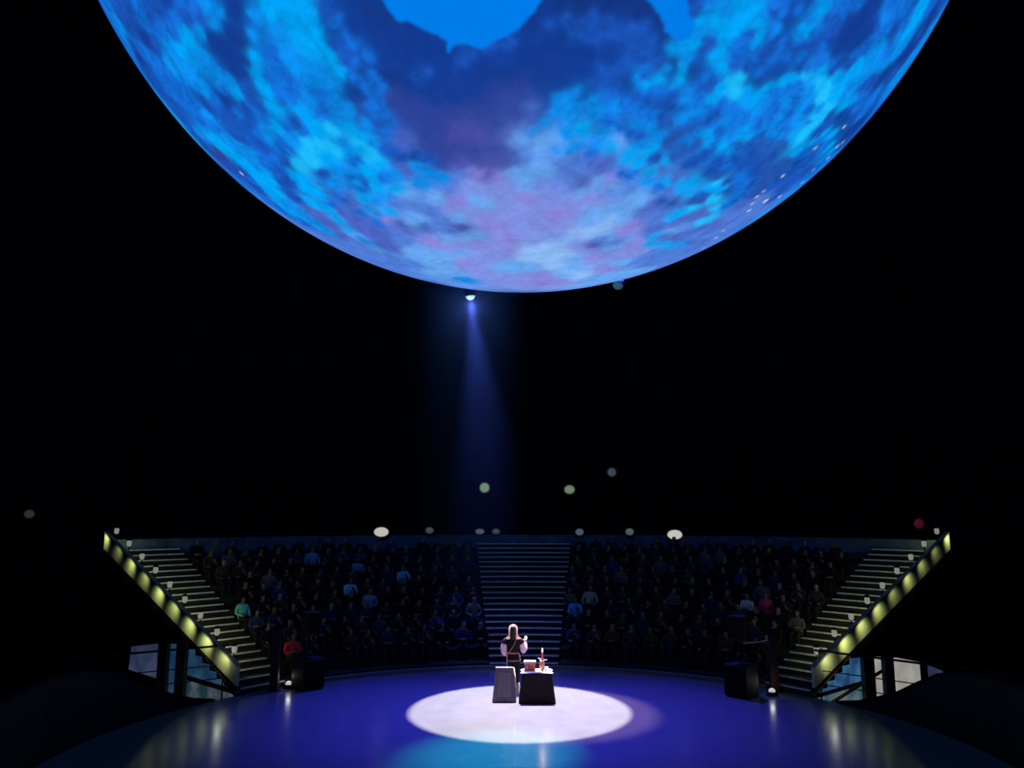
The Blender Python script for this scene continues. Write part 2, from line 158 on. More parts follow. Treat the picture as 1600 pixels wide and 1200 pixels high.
class MB:
    def __init__(self): self.v = []; self.f = []
    def add(self, v, f):
        n = len(self.v)
        self.v += [tuple(p) for p in v]
        self.f += [tuple(i + n for i in q) for q in f]
        return self
    def box(self, x0, x1, y0, y1, z0, z1, taper=0.0):
        t = taper
        return self.add([(x0, y0, z0), (x1, y0, z0), (x1, y1, z0), (x0, y1, z0),
                  (x0 + t, y0 + t, z1), (x1 - t, y0 + t, z1), (x1 - t, y1 - t, z1), (x0 + t, y1 - t, z1)],
                 [(0, 3, 2, 1), (4, 5, 6, 7), (0, 1, 5, 4), (1, 2, 6, 5), (2, 3, 7, 6), (3, 0, 4, 7)])
    def rings(self, rings, cap=True):
        n = len(rings[0]); v = []; f = []
        for r in rings: v += r
        for i in range(len(rings) - 1):
            for j in range(n):
                k = (j + 1) % n
                f.append((i * n + j, i * n + k, (i + 1) * n + k, (i + 1) * n + j))
        if cap:
            f.append(tuple(range(n - 1, -1, -1)))
            f.append(tuple((len(rings) - 1) * n + j for j in range(n)))
        return self.add(v, f)
    def loft(self, spec, n=16, cap=True):          # horizontal elliptical rings: x, y, z, rx, ry
        rs = []
        for (x, y, z, rx, ry) in spec:
            rs.append([(x + rx * math.cos(2 * math.pi * j / n), y + ry * math.sin(2 * math.pi * j / n), z) for j in range(n)])
        return self.rings(rs, cap)
    def lathe(self, prof, n=16, c=(0, 0, 0)):
        return self.loft([(c[0], c[1], c[2] + z, r, r) for (r, z) in prof], n)
    def tube(self, pts, rad, n=8, cap=True):
        pts = [Vector(p) for p in pts]
        if not isinstance(rad, (list, tuple)): rad = [rad] * len(pts)
        rs = []
        ref = None
        for i, p in enumerate(pts):
            a = pts[max(0, i - 1)]; b = pts[min(len(pts) - 1, i + 1)]
            d = (b - a).normalized()
            if ref is None:
                ref = Vector((0, 0, 1)) if abs(d.z) < 0.9 else Vector((1, 0, 0))
            u = (ref - d * ref.dot(d)).normalized()
            w = d.cross(u)
            ref = u
            rs.append([tuple(p + rad[i] * (math.cos(2 * math.pi * j / n) * u + math.sin(2 * math.pi * j / n) * w)) for j in range(n)])
        return self.rings(rs, cap)
    def prism(self, poly, a, b):                   # poly of 3D points at a, offset vector b
        n = len(poly); off = Vector(b)
        v = [tuple(p) for p in poly] + [tuple(Vector(p) + off) for p in poly]
        f = [tuple(range(n)), tuple(range(2 * n - 1, n - 1, -1))]
        for j in range(n):
            k = (j + 1) % n
            f.append((j, k, n + k, n + j))
        return self.add(v, f)
    def arc(self, a0, a1, r0, r1, z0, z1, n=8):    # azimuth from +y towards +x, degrees
        rs = []
        for i in range(n + 1):
            a = R_(a0 + (a1 - a0) * i / n)
            s, c = math.sin(a), math.cos(a)
            rs.append([(r0 * s, r0 * c, z0), (r1 * s, r1 * c, z0), (r1 * s, r1 * c, z1), (r0 * s, r0 * c, z1)])
        return self.rings(rs)
    def build(self, name, m, parent=None, smooth=False, loc=None):
        o = mesh_obj(name, self.v, self.f, m, parent, smooth, loc)
        bm = bmesh.new(); bm.from_mesh(o.data)
        bmesh.ops.recalc_face_normals(bm, faces=bm.faces)
        bm.to_mesh(o.data); bm.free()
        return o

def P(az, r, z=0.0):
    a = R_(az)
    return Vector((r * math.sin(a), r * math.cos(a), z))

def add_spot(parent, loc, aim, rgb, watts, cone, blend, rad):
    d = bpy.data.lights.new('spot_light', 'SPOT')
    d.energy = watts; d.color = rgb; d.spot_size = R_(cone); d.spot_blend = blend; d.shadow_soft_size = rad
    o = bpy.data.objects.new('spot_light', d)
    col.objects.link(o)
    v = Vector(aim) - Vector(loc)
    o.rotation_euler = v.to_track_quat('-Z', 'Y').to_euler()
    o.location = Vector(loc) + v.normalized() * 0.12
    if parent:
        o.parent = parent
        o.matrix_parent_inverse = parent.matrix_basis.inverted()
    return o

def add_point(parent, loc, rgb, watts, rad):
    d = bpy.data.lights.new('lamp_light', 'POINT')
    d.energy = watts; d.color = rgb; d.shadow_soft_size = rad
    o = bpy.data.objects.new('lamp_light', d)
    col.objects.link(o)
    o.parent = parent
    o.location = loc
    return o

# ------------------------------------------------------------------ the setting
M_floor = mat('stage_floor', (0.09, 0.09, 0.095), rough=0.20, var=0.10, scale=2.0, spec=0.5)
M_dark = mat('dark_steel', (0.006, 0.006, 0.007), rough=0.8, spec=0.1)
M_black = mat('black_paint', (0.010, 0.010, 0.011), rough=0.6, spec=0.2)
M_carpet = mat('dark_carpet', (0.018, 0.018, 0.020), rough=0.9, scale=20, spec=0.1)
M_nosing = mat('nosing_metal', (0.50, 0.50, 0.48), rough=0.55, scale=9, var=0.3)
M_parapet = mat('parapet_paint', (0.55, 0.55, 0.36), rough=0.8, scale=3)

o = MB().lathe([(9.25, -0.3), (9.25, -0.004), (9.246, 0.0)], n=128).build('floor', M_floor)
tag(o, 'round dark glossy stage floor under the globe', kind='structure')
o = MB().arc(-180, 180, 9.3, 34.2, -1.5, -1.3, n=96).build('floor_lower', M_dark)
tag(o, 'dark lower floor around the stage', kind='structure')

mb = MB()
mb.arc(-180, 180, 34.0, 34.4, -1.5, 48, n=96)
for k in range(24):
    a = k * 15 + 7.5
    mb.arc(a - 0.35, a + 0.35, 33.75, 34.1, -1.5, 48, n=1)
tag(mb.build('wall_round', M_dark), 'tall black cylindrical steel wall of the hall', kind='structure')
tag(MB().lathe([(34.4, 48), (34.4, 48.3)], n=64).build('ceiling', M_dark), 'black ceiling high above the globe', kind='structure')

# stage kerb in front of the stand
tag(MB().arc(-46, 46, 9.10, 9.24, 0.0, 0.10, n=48).build('trim_1', mat('kerb', (0.10, 0.10, 0.11), rough=0.5)),
    'low dark kerb curving along the back edge of stage', kind='structure')
# back rail wall along the top of the stand
tag(MB().arc(-53, 53, 17.20, 17.30, 3.0, 3.86, n=60).build('trim_2', mat('back_fabric', (0.05, 0.08, 0.13), rough=0.9, scale=2, var=0.6)),
    'low curved back wall along the top of the stand', kind='structure')

# ------------------------------------------------------------------ stairways
RISE, TREAD, R0 = 0.16, 0.36, 8.9
def stairway(label, a0, a1):
    root = empty('stairway', P((a0 + a1) / 2, R0 + TREAD))
    inv = Matrix.Translation(-root.location)
    for k in range(1, 23):
        r = R0 + TREAD * k; z = RISE * k
        s = MB().arc(a0, a1, r, r + TREAD + 0.02, z - RISE - 0.02, z, n=4).build('step', M_carpet, root)
        s.data.transform(inv)
        g = 0.05
        q = MB().arc(a0 + g, a1 - g, r - 0.012, r + 0.035, z - 0.03, z + 0.008, n=4).build('nosing', M_nosing, s)
        q.data.transform(inv)
    return tag(root, label, 'stairs')
stairway('wide central stairway with blue glinting step edges behind the performer', -6.6, 6.6)
stairway('left stairway with yellow lit step edges beside the end parapet', -54, -45.6)
stairway('right stairway with yellow lit step edges beside the end parapet', 45.6, 54)

def seating(label, a0, a1):
    root = empty('seating_block', P((a0 + a1) / 2, 9.26))
    inv = Matrix.Translation(-root.location)
    for i in range(11):
        r = 9.26 + 0.72 * i; z = 0.32 * i + 0.16
        t = MB().arc(a0, a1, r, r + 0.74, z - 0.34, z, n=14).build('tier', M_carpet, root)
        t.data.transform(inv)
    return tag(root, label, 'seating stand')
seating('stepped seating block full of audience left of central stairway', -45.5, -6.7)
seating('stepped seating block full of audience right of central stairway', 6.7, 45.5)

# ------------------------------------------------------------------ end walls of the stand, with an open bay underneath
def nose_z(r): return RISE * (r - R0) / TREAD
def end_wall(side, low, label):
    sg = -1 if side == 'left' else 1
    root = empty('end_wall', P(54.2 * sg, 9.3))
    inv = Matrix.Translation(-root.location)
    rs = [9.3 + (16.9 - 9.3) * i / 12 for i in range(13)]
    top = [(r, nose_z(r) + 0.04) for r in rs]
    lowpts = low
    nvec = Vector((math.cos(R_(54 * sg)), -math.sin(R_(54 * sg)), 0)) * (0.12 * sg)
    # dark wall above the bay: quads between the top line and the arched underside
    mb = MB()
    def interp(r):
        for (r0, z0), (r1, z1) in zip(lowpts, lowpts[1:]):
            if r0 <= r <= r1: return z0 + (z1 - z0) * (r - r0) / (r1 - r0)
        return lowpts[-1][1] if r > lowpts[-1][0] else lowpts[0][1]
    allr = sorted(set(rs + [p[0] for p in lowpts if 9.3 < p[0] < 16.9]))
    poly = [P(54 * sg, r, nose_z(r) + 0.04) for r in allr] + [P(54 * sg, r, min(interp(r), nose_z(r) - 0.02)) for r in reversed(allr)]
    n = len(allr)
    v = [tuple(p) for p in poly] + [tuple(p + nvec) for p in poly]
    N = len(poly); f = []
    for i in range(n - 1):
        f.append((i, i + 1, N - 2 - i, N - 1 - i))
        f.append((N + i, N + N - 1 - i, N + N - 2 - i, N + i + 1))
    for j in range(N):
        k = (j + 1) % N
        f.append((j, k, N + k, N + j))
    w = mb.add(v, f).build('wall_panel', M_black, root); w.data.transform(inv)
    # pale parapet band, one board for each metre or so
    nb = 9
    for i in range(nb):
        ra = 9.3 + (16.9 - 9.3) * i / nb; rb = 9.3 + (16.9 - 9.3) * (i + 1) / nb - 0.015
        poly = [P(54 * sg, ra, nose_z(ra) + 0.05), P(54 * sg, rb, nose_z(rb) + 0.05), P(54 * sg, rb, nose_z(rb) + 0.55), P(54 * sg, ra, nose_z(ra) + 0.55)]
        b = MB().prism([p + nvec * 0.2 for p in poly], None, nvec * 0.7).build('parapet_board', M_parapet, root); b.data.transform(inv)
    c = MB().prism([P(54 * sg, 9.3, nose_z(9.3) + 0.55), P(54 * sg, 16.9, nose_z(16.9) + 0.55), P(54 * sg, 16.9, nose_z(16.9) + 0.60), P(54 * sg, 9.3, nose_z(9.3) + 0.60)], None, nvec * 1.1)
    c = c.build('coping', mat('coping_paint', (0.16, 0.15, 0.11), rough=0.6), root); c.data.transform(inv)
    # sloping stringer beam under the stairs
    st = MB().tube([P(54.3 * sg, 9.25, 0.05), P(54.3 * sg, low[1][0] + 0.1, low[1][1] + 0.05)], 0.075, n=4)
    st = st.build('stringer', mat('brown_steel', (0.09, 0.055, 0.035), rough=0.6), root); st.data.transform(inv)
    return tag(root, label, 'wall')
end_wall('right', [(9.07, 0.08), (10.87, 0.82), (12.1, 0.75), (13.4, 0.58), (14.8, 0.30), (16.06, -0.10), (16.3, -1.3)],
         'black end wall of the stand with pale parapet above right bay')
end_wall('left', [(9.3, -0.05), (10.66, 0.76), (11.64, 1.09), (13.3, 0.94), (14.9, 0.70), (15.1, -1.3)],
         'black end wall of the stand with pale parapet above left bay')

# lamps along the end parapets
M_lamp_white = glow('parapet_lamp_glass', (0.80, 0.85, 0.70), 0.24)
ORD = ['lowest', 'second lowest', 'third lowest', 'fourth lowest', 'middle', 'fourth highest', 'third highest', 'second highest', 'topmost']
def parapet_lamp(sg, i, watts):
    r = 9.75 + 6.9 * i / 8
    az = (54.0 - 0.55) * sg
    base = P(az, r, nose_z(r) + 0.0)
    root = empty('parapet_lamp', base)
    MB().tube([(0, 0, 0.0), (0, 0, 0.64)], 0.016).build('post', M_black, root)
    MB().lathe([(0.07, 0.81), (0.08, 0.83), (0.08, 0.85), (0.03, 0.88)], n=12).build('cap', M_black, root)
    MB().lathe([(0.03, 0.62), (0.065, 0.65), (0.075, 0.72), (0.07, 0.79), (0.05, 0.81)], n=12).build('glass_shade', M_lamp_white, root, smooth=True)
    out = Vector((math.cos(R_(54 * sg)), -math.sin(R_(54 * sg)), 0)) * sg
    rad = P(54 * sg, 1.0)
    # added spots: one floating outside washes the parapet, one lights the steps
    pa = base + out * 0.66 + Vector((0, 0, 0.62))
    add_spot(root, pa, pa - out * 0.8 + rad * 0.25 + Vector((0, 0, -0.35)), (0.88, 1.0, 0.42), watts * 1.9, 100, 1.0, 0.05)
    pb = base - out * 0.12 + Vector((0, 0, 0.70))
    add_spot(root, pb, pb - out * 0.7 + rad * 0.35 + Vector((0, 0, -0.30)), (1.0, 1.0, 0.26), watts * 2.3, 150, 0.6, 0.05)
    if i == 0: add_point(root, out * 0.40 + Vector((0, 0, 0.60)), (0.95, 1.0, 0.72), 1.6, 0.07)
    side = 'left' if sg < 0 else 'right'
    tag(root, '%s of the greenish white lamps climbing the %s end parapet' % (ORD[i], side), 'lamp', 'lamps along the %s parapet' % side)
for sg, ws in ((-1, [3.0, 6.0, 5, 3.0, 4.5, 2.0, 3.5, 0.9, 4]), (1, [3.2, 6.0, 4.5, 4, 1.4, 3, 1.6, 0.9, 5])):
    for i, w in enumerate(ws): parapet_lamp(sg, i, w)

# ------------------------------------------------------------------ lit exhibition panels and columns in the bays under the stand
def panel_mat(name, c0, c1, strength):
    m = bpy.data.materials.new(name); m.use_nodes = True
    nt = m.node_tree; b = nt.nodes['Principled BSDF']
    tc = nt.nodes.new('ShaderNodeTexCoord'); nz = nt.nodes.new('ShaderNodeTexNoise')
    nz.inputs['Scale'].default_value = 1.3; nz.inputs['Detail'].default_value = 2
    nt.links.new(tc.outputs['Object'], nz.inputs['Vector'])
    rp = nt.nodes.new('ShaderNodeValToRGB')
    rp.color_ramp.elements[0].position = 0.40; rp.color_ramp.elements[0].color = (*c0, 1)
    rp.color_ramp.elements[1].position = 0.62; rp.color_ramp.elements[1].color = (*c1, 1)
    nt.links.new(nz.outputs['Fac'], rp.inputs[0])
    nt.links.new(rp.outputs[0], b.inputs['Emission Color'])
    b.inputs['Base Color'].default_value = (0.05, 0.05, 0.05, 1)
    b.inputs['Emission Strength'].default_value = strength
    return m
M_pblue = panel_mat('blue_display', (0.02, 0.07, 0.20), (0.07, 0.22, 0.42), 0.62)
M_pwhite = panel_mat('white_display', (0.34, 0.33, 0.29), (0.46, 0.45, 0.40), 0.80)
M_pcyan = panel_mat('cyan_display', (0.08, 0.20, 0.26), (0.34, 0.42, 0.44), 0.40)
M_pviolet = panel_mat('violet_display', (0.07, 0.10, 0.24), (0.14, 0.19, 0.36), 0.26)
M_pdim = panel_mat('dim_blue_display', (0.02, 0.06, 0.15), (0.04, 0.13, 0.26), 0.42)
def panel(az, r0, r1, z0, z1, m, label):
    sg = 1 if az > 0 else -1
    a, b = P(az, r0), P(az, r1)
    root = empty('display_panel', (a + b) / 2 + Vector((0, 0, z0)))
    inv = Matrix.Translation(-root.location)
    n = Vector((math.cos(R_(az)), -math.sin(R_(az)), 0)) * sg
    up = Vector((0, 0, 1))
    za, zb = min(z1, nose_z(r0) - .45), min(z1, nose_z(r1) - .45)
    o = MB().prism([a + up * (z0 + .04), b + up * (z0 + .04), b + up * (zb - .04), a + up * (za - .04)], None, n * 0.03).build('lit_face', m, root); o.data.transform(inv)
    fr = MB().prism([a + up * z0 - n * .06, b + up * z0 - n * .06, b + up * zb - n * .06, a + up * za - n * .06], None, n * 0.05).build('casing', M_black, root); fr.data.transform(inv)
    return tag(root, label, 'display panel')
panel(48, 11.0, 14.45, -0.40, 1.2, M_pblue, 'large blue lit display panel nearest the stage in right bay')
panel(48, 10.4, 14.45, -1.28, -0.45, M_pcyan, 'low pale cyan display panel near the floor of right bay')
panel(48, 14.95, 15.95, -1.28, 0.9, M_pwhite, 'narrow white lit display panel between columns in right bay')
panel(48, 16.1, 18.2, -1.28, 0.9, M_pwhite, 'wide white lit display panel in right bay')
panel(48, 18.9, 20.3, -1.28, 0.4, M_pviolet, 'small blue lit display panel at far end of right bay')
panel(-48, 10.9, 14.3, -0.32, 1.9, M_pdim, 'blue lit display panel nearest the stage in left bay')
panel(-48, 10.4, 14.3, -1.28, -0.40, panel_mat('dim_cyan_display', (0.03, 0.08, 0.11), (0.22, 0.26, 0.30), 0.35), 'low pale cyan display panel near the floor of left bay')
panel(-48, 14.9, 16.0, -1.0, 1.4, M_pdim, 'narrow dim blue display panel in left bay')
panel(-48, 16.4, 18.7, -0.7, 1.2, M_pviolet, 'violet blue lit display panel at far end of left bay')
def column(az, r, z1, label):
    root = empty('column', P(az, r, -1.3))
    MB().box(-0.13, 0.13, -0.13, 0.13, 0.04, z1 + 1.3).build('shaft', mat('brown_steel', (0.09, 0.055, 0.035), rough=0.6), root)
    MB().box(-0.2, 0.2, -0.2, 0.2, 0.0, 0.04).build('base_plate', M_black, root)
    tag(root, label, 'column')
column(53, 12.25, 1.1, 'dark steel column nearest the stage under right end wall')
column(53, 13.35, 1.2, 'dark steel column farther from the stage under right end wall')
column(-53, 12.45, 1.2, 'dark steel column nearest the stage under left end wall')
column(-53, 13.45, 1.3, 'dark steel column farther from the stage under left end wall')

# diagonal brace in the right bay
tag(MB().tube([P(51.6, 10.2, -0.55), P(51.6, 13.9, 0.15)], 0.05, n=6).build('brace', mat('orange_steel', (0.30, 0.17, 0.07), rough=0.5)),
    'orange brown diagonal brace crossing the right bay', 'brace')

# sloping dark barriers beside the stage and slim handrails above them
def barrier(sg, label):
    root = empty('barrier', P(75 * sg, 9.35, -1.3)); inv = Matrix.Translation(-root.location)
    prof = [(58.5, -0.02), (62, 0.10), (66, 0.33), (70, 0.58), (74, 0.92), (78, 1.22), (84, 1.42), (92, 1.5), (108, 1.5)]
    rs = []
    for a, z in prof:
        rs.append([tuple(P(a * sg, 9.32, -1.3)), tuple(P(a * sg, 9.44, -1.3)), tuple(P(a * sg, 9.44, z)), tuple(P(a * sg, 9.32, z))])
    o = MB().rings(rs).build('board', M_black, root); o.data.transform(inv)
    rs = []
    for a, z in prof:
        rs.append([tuple(P(a * sg, 9.29, z)), tuple(P(a * sg, 9.47, z)), tuple(P(a * sg, 9.47, z + 0.04)), tuple(P(a * sg, 9.29, z + 0.04))])
    o = MB().rings(rs).build('capping', M_dark, root); o.data.transform(inv)
    tag(root, label, 'barrier')
barrier(1, 'black curved barrier rising beside the stage in front of right bay')
barrier(-1, 'black curved barrier rising beside the stage in front of left bay')
def handrail(p0, p1, label, posts):
    a, b = Vector(p0), Vector(p1)
    root = empty('handrail', (a.x, a.y, 0)); inv = Matrix.Translation(-root.location)
    pts = [a + (b - a) * i / 8 for i in range(9)]
    MB().tube(pts, 0.028).build('top_rail', M_black, root).data.transform(inv)
    dn = Vector((0, 0, -0.5))
    MB().tube([p + dn for p in pts], 0.014).build('middle_rail', M_black, root).data.transform(inv)
    MB().tube([p + dn * 1.7 for p in pts], 0.014).build('lower_rail', M_black, root).data.transform(inv)
    for t in posts:
        p = a + (b - a) * t
        MB().tube([p, Vector((p.x, p.y, -1.3))], 0.022).build('post', M_black, root).data.transform(inv)
    tag(root, label, 'handrail')
handrail((7.75, 5.75, 1.12), (12.3, 1.3, 1.12), 'thin black handrail running outwards from the right stairway foot', (0.02, 0.5, 0.98))
handrail((-8.1, 6.1, 1.16), (-12.7, 2.9, 1.18), 'thin black handrail running outwards from the left stairway foot', (0.02, 0.5, 0.98))

# dark red gate posts with a short orange rail at the stair feet
def gate_post(p, label):
    root = empty('gate_post', p)
    MB().box(-0.11, 0.11, -0.08, 0.08, 0.03, 1.52, 0.005).build('shaft', mat('dark_red_paint', (0.05, 0.010, 0.008), rough=0.6), root)
    MB().box(-0.16, 0.16, -0.13, 0.13, 0.0, 0.03).build('base_plate', M_black, root)
    MB().box(-0.12, 0.12, -0.09, 0.09, 1.52, 1.56, 0.01).build('cap', M_black, root)
    tag(root, label, 'post')
gate_post(P(48.3, 9.0), 'dark red post standing at the foot of right stairway')
gate_post(P(-48.6, 9.0), 'dark red post standing at the foot of left stairway')
root = empty('barrier_rail', P(45.5, 8.9))
inv = Matrix.Translation(-root.location)
a, b = P(48.3, 9.0, 1.36), P(43.6, 8.75, 1.20)
MB().tube([a, (a + b) / 2 + Vector((0, 0, -.02)), b], 0.022).build('rail', mat('orange_rail', (0.55, 0.22, 0.10), rough=0.4), root).data.transform(inv)
MB().tube([b, (b.x, b.y, 0.02)], 0.02).build('post', M_black, root).data.transform(inv)
MB().lathe([(0.14, 0), (0.14, 0.02), (0.02, 0.03)], n=14).build('foot', M_black, root, loc=(b.x - root.location.x, b.y - root.location.y, 0))
tag(root, 'short orange rail reaching from dark red post towards the loudspeaker', 'rail')

# small floor lamps at the stage edge
def floor_lamp(p, label):
    root = empty('floor_uplight', p)
    MB().box(-.12, .12, -.09, .09, 0, .10, .01).build('case', M_black, root)
    MB().lathe([(.085, .10), (.09, .13), (.07, .17), (.03, .19)], n=14).build('glass', glow('uplight_glass', (.85, .9, .75), 0.5), root, smooth=True)
    add_point(root, (0, 0, .32), (.95, 1, .8), 0.8, .06)
    tag(root, label, 'lamp')
floor_lamp(P(49.6, 8.55), 'small white floor lamp on the stage edge beside right subwoofer')
floor_lamp(P(-45.8, 9.0), 'small white floor lamp on the stage edge beside left subwoofer')

# ------------------------------------------------------------------ loudspeakers
M_cab = mat('speaker_black', (0.006, 0.006, 0.007), rough=0.6, spec=0.3)
M_grille = mat('speaker_grille', (0.004, 0.004, 0.005), rough=0.9, scale=60, spec=0.1)
def subwoofer(p, rz, label):
    root = empty('subwoofer', p, rz)
    MB().box(-0.33, 0.33, -0.30, 0.30, 0.03, 0.80, 0.01).build('cabinet', M_cab, root)
    MB().box(-0.30, 0.30, -0.325, -0.30, 0.07, 0.76).build('grille', M_grille, root)
    for x in (-0.25, 0.25):
        for y in (-0.22, 0.22): MB().lathe([(0.03, 0.0), (0.03, 0.03)], n=8).build('foot', M_cab, root, loc=(x, y, 0))
    tag(root, label, 'loudspeaker')
def top_speaker(p, rz, h, label):
    root = empty('loudspeaker', p, rz)
    MB().tube([(0, 0, 0), (0, 0, h)], 0.02).build('pole', M_cab, root)
    MB().add([(-0.23, -0.2, h), (0.23, -0.2, h), (0.15, 0.2, h), (-0.15, 0.2, h), (-0.23, -0.2, h + 0.62), (0.23, -0.2, h + 0.62), (0.15, 0.2, h + 0.62), (-0.15, 0.2, h + 0.62)],
             [(0, 3, 2, 1), (4, 5, 6, 7), (0, 1, 5, 4), (1, 2, 6, 5), (2, 3, 7, 6), (3, 0, 4, 7)]).build('cabinet', M_cab, root)
    MB().box(-0.21, 0.21, -0.222, -0.2, h + 0.03, h + 0.59).build('grille', M_grille, root)
    tag(root, label, 'loudspeaker')
for sg, nm in ((1, 'right'), (-1, 'left')):
    q = P(46.0 * sg, 7.95) if sg > 0 else P(-43.5, 8.6)
    subwoofer(q, -R_(46 * sg), 'squat black subwoofer on the %s edge of the stage' % nm)
    top_speaker(q + Vector((0, 0, 0.80)), -R_(46 * sg), 0.62, 'black loudspeaker on a pole above the %s subwoofer' % nm)

# ------------------------------------------------------------------ the globe
GLOBE_C = Vector((0, -0.1, 19.75)); GLOBE_R = 10.0
def srgb(c):
    c = np.array(c, float) / 255.0
    return np.where(c <= 0.04045, c / 12.92, ((c + 0.055) / 1.055) ** 2.4)
PAL = {'B': ((0, 124, 234), .04), 'D': ((18, 58, 145), .10), 'd': ((20, 50, 124), .10), 'P': ((44, 65, 150), .12), 'Q': ((70, 74, 160), .12),
       'C': ((0, 160, 242), .24), 'c': ((10, 136, 230), .32), 'M': ((18, 106, 210), .42), 'N': ((24, 80, 178), .36), 'S': ((28, 184, 248), .20),
       'L': ((100, 164, 238), .20), 'R': ((34, 82, 170), .16), 'K': ((124, 143, 225), .16), 'k': ((133, 130, 215), .16), 'V': ((78, 122, 214), .24), 'W': ((138, 184, 242), .15), 'O': ((72, 98, 192), .24)}
def decode(s): return np.array([[int(a) for a in t.split(',')] for t in s.split()], float) / 1000.0
def vnoise(p, seed):
    i = np.floor(p).astype(np.int64); f = p - i; f = f * f * (3 - 2 * f)
    def h(ix, iy, iz):
        n = (ix * 374761393 + iy * 668265263 + iz * 1274126177 + seed * 974634777) & 0x7fffffff
        n = ((n ^ (n >> 13)) * 1103515245) & 0x7fffffff
        return ((n ^ (n >> 16)) & 0xffff) / 65535.0
    out = 0
    for dx in (0, 1):
        for dy in (0, 1):
            for dz in (0, 1):
                w = (f[:, 0] if dx else 1 - f[:, 0]) * (f[:, 1] if dy else 1 - f[:, 1]) * (f[:, 2] if dz else 1 - f[:, 2])
                out = out + w * h(i[:, 0] + dx, i[:, 1] + dy, i[:, 2] + dz)
    return out
def fbm(p, seed, octs=4):
    s = 0; a = 0.5; t = 0
    for k in range(octs):
        s = s + a * vnoise(p * 2 ** k, seed + k); t += a; a *= 0.55
    return s / t
def spread(n, lo, hi, dlo, dhi, share):            # n values lo..hi, `share` of them between dlo and dhi
    nd = int(n * share); rest = n - nd
    na = int(rest * (dlo - lo) / max(1e-6, (dlo - lo) + (hi - dhi))); nb = rest - na
    a = np.linspace(lo, dlo, na, endpoint=False) if na else np.zeros(0)
    return np.concatenate([a, np.linspace(dlo, dhi, nd, endpoint=False), np.linspace(dhi, hi, nb, endpoint=False)])
def build_globe():
    lons = spread(1060, -180, 180, -96, 96, 0.86)
    lats = np.append(spread(500, -90, 90, -90, -22, 0.86), 90)
    lats = lats[1:-1]
    LO, LA = np.meshgrid(np.radians(lons), np.radians(lats))
    n = np.stack([np.cos(LA) * np.sin(LO), -np.cos(LA) * np.cos(LO), np.sin(LA)], -1).reshape(-1, 3)
    n = np.vstack([n, [[0, 0, -1], [0, 0, 1]]])
    W, Hh = len(lons), len(lats)
    idx = np.arange(W * Hh).reshape(Hh, W)
    q = np.stack([idx[:-1], np.roll(idx, -1, 1)[:-1], np.roll(idx, -1, 1)[1:], idx[1:]], -1).reshape(-1, 4)
    bot, top = W * Hh, W * Hh + 1
    me = bpy.data.meshes.new('globe_skin')
    nq = len(q)
    tb = np.stack([np.full(W, bot), np.roll(idx[0], -1), idx[0]], -1)
    tt = np.stack([np.full(W, top), idx[-1], np.roll(idx[-1], -1)], -1)
    loops = np.concatenate([q.ravel(), tb.ravel(), tt.ravel()]).astype(np.int32)
    tot = np.concatenate([np.full(nq, 4), np.full(2 * W, 3)]).astype(np.int32)
    start = np.concatenate([[0], np.cumsum(tot)[:-1]]).astype(np.int32)
    me.vertices.add(len(n)); me.vertices.foreach_set('co', (n * GLOBE_R).astype(np.float32).ravel())
    me.loops.add(len(loops)); me.loops.foreach_set('vertex_index', loops)
    me.polygons.add(len(tot)); me.polygons.foreach_set('loop_start', start); me.polygons.foreach_set('loop_total', tot)
    me.polygons.foreach_set('use_smooth', np.ones(len(tot), bool))
    me.update(calc_edges=True)
    # the projected weather map
    keys = list(GLOBE); sp = []; sc = []; sa = []
    for k in keys:
        d = decode(GLOBE[k]); sp.append(d); c, a = PAL[k]
        sc.append(np.tile(srgb(c), (len(d), 1))); sa.append(np.full(len(d), a))
    sp = np.vstack(sp); sc = np.vstack(sc); sa = np.concatenate(sa)
    sp /= np.linalg.norm(sp, axis=1, keepdims=True)
    soft = np.concatenate([np.full(len(decode(GLOBE[k])), 3.0e-4 if k in 'KkLVWQPODd' else 6e-5) for k in keys])
    eps = soft[None, :]; gain = (soft / 6e-5)[None, :] ** 0.9
    colr = np.zeros((len(n), 3)); amp = np.zeros(len(n)); wt = np.zeros(len(n))
    warp = np.stack([fbm(n * 22, 3), fbm(n * 22, 17), fbm(n * 22, 31)], -1) - 0.5
    fine = np.stack([fbm(n * 70, 43, 3), fbm(n * 70, 57, 3), fbm(n * 70, 71, 3)], -1) - 0.5
    m = n + warp * 0.018 + fine * 0.012
    cap = decode(CAPS[0] + ' ' + CAPS[1])
    front = np.where(n @ np.array([0, -0.737, -0.676]) > -0.25)[0]
    for s in range(0, len(front), 20000):
        ii = front[s:s + 20000]
        d2 = np.maximum((m[ii] ** 2).sum(1)[:, None] + 1.0 - 2 * (m[ii] @ sp.T), 0)
        w = (d2 + eps) ** -2.2 * gain
        ws = w.sum(1)
        colr[ii] = (w @ sc) / ws[:, None]; amp[ii] = (w @ sa) / ws
        near = np.sqrt(d2.min(1) + 1e-9); wt[ii] = np.clip(1 - (near - 0.10) / 0.12, 0, 1)
    # weather on the rest of the globe
    f = fbm(n * np.array([3, 3, 4.5]) + warp * 1.5, 51, 5)
    t = np.clip((f - 0.42) / 0.2, 0, 1)[:, None]
    gen = srgb((20, 68, 160)) * (1 - t) + srgb((8, 150, 238)) * t
    colr = colr * wt[:, None] + gen * (1 - wt[:, None]); amp = amp * wt + 0.3 * (1 - wt)
    # the plain blue continents at the top, outlined in gnomonic coordinates about the globe's front point
    ax = np.array([0, -0.95, -0.31]); ax /= np.linalg.norm(ax)
    e1 = np.array([1.0, 0, 0]); e2 = np.cross(e1, ax)
    small = n + (np.stack([fbm(n * 60, 5, 3), fbm(n * 60, 19, 3), fbm(n * 60, 37, 3)], -1) - 0.5) * 0.006
    zone = np.where(small @ ax > 0.45)[0]
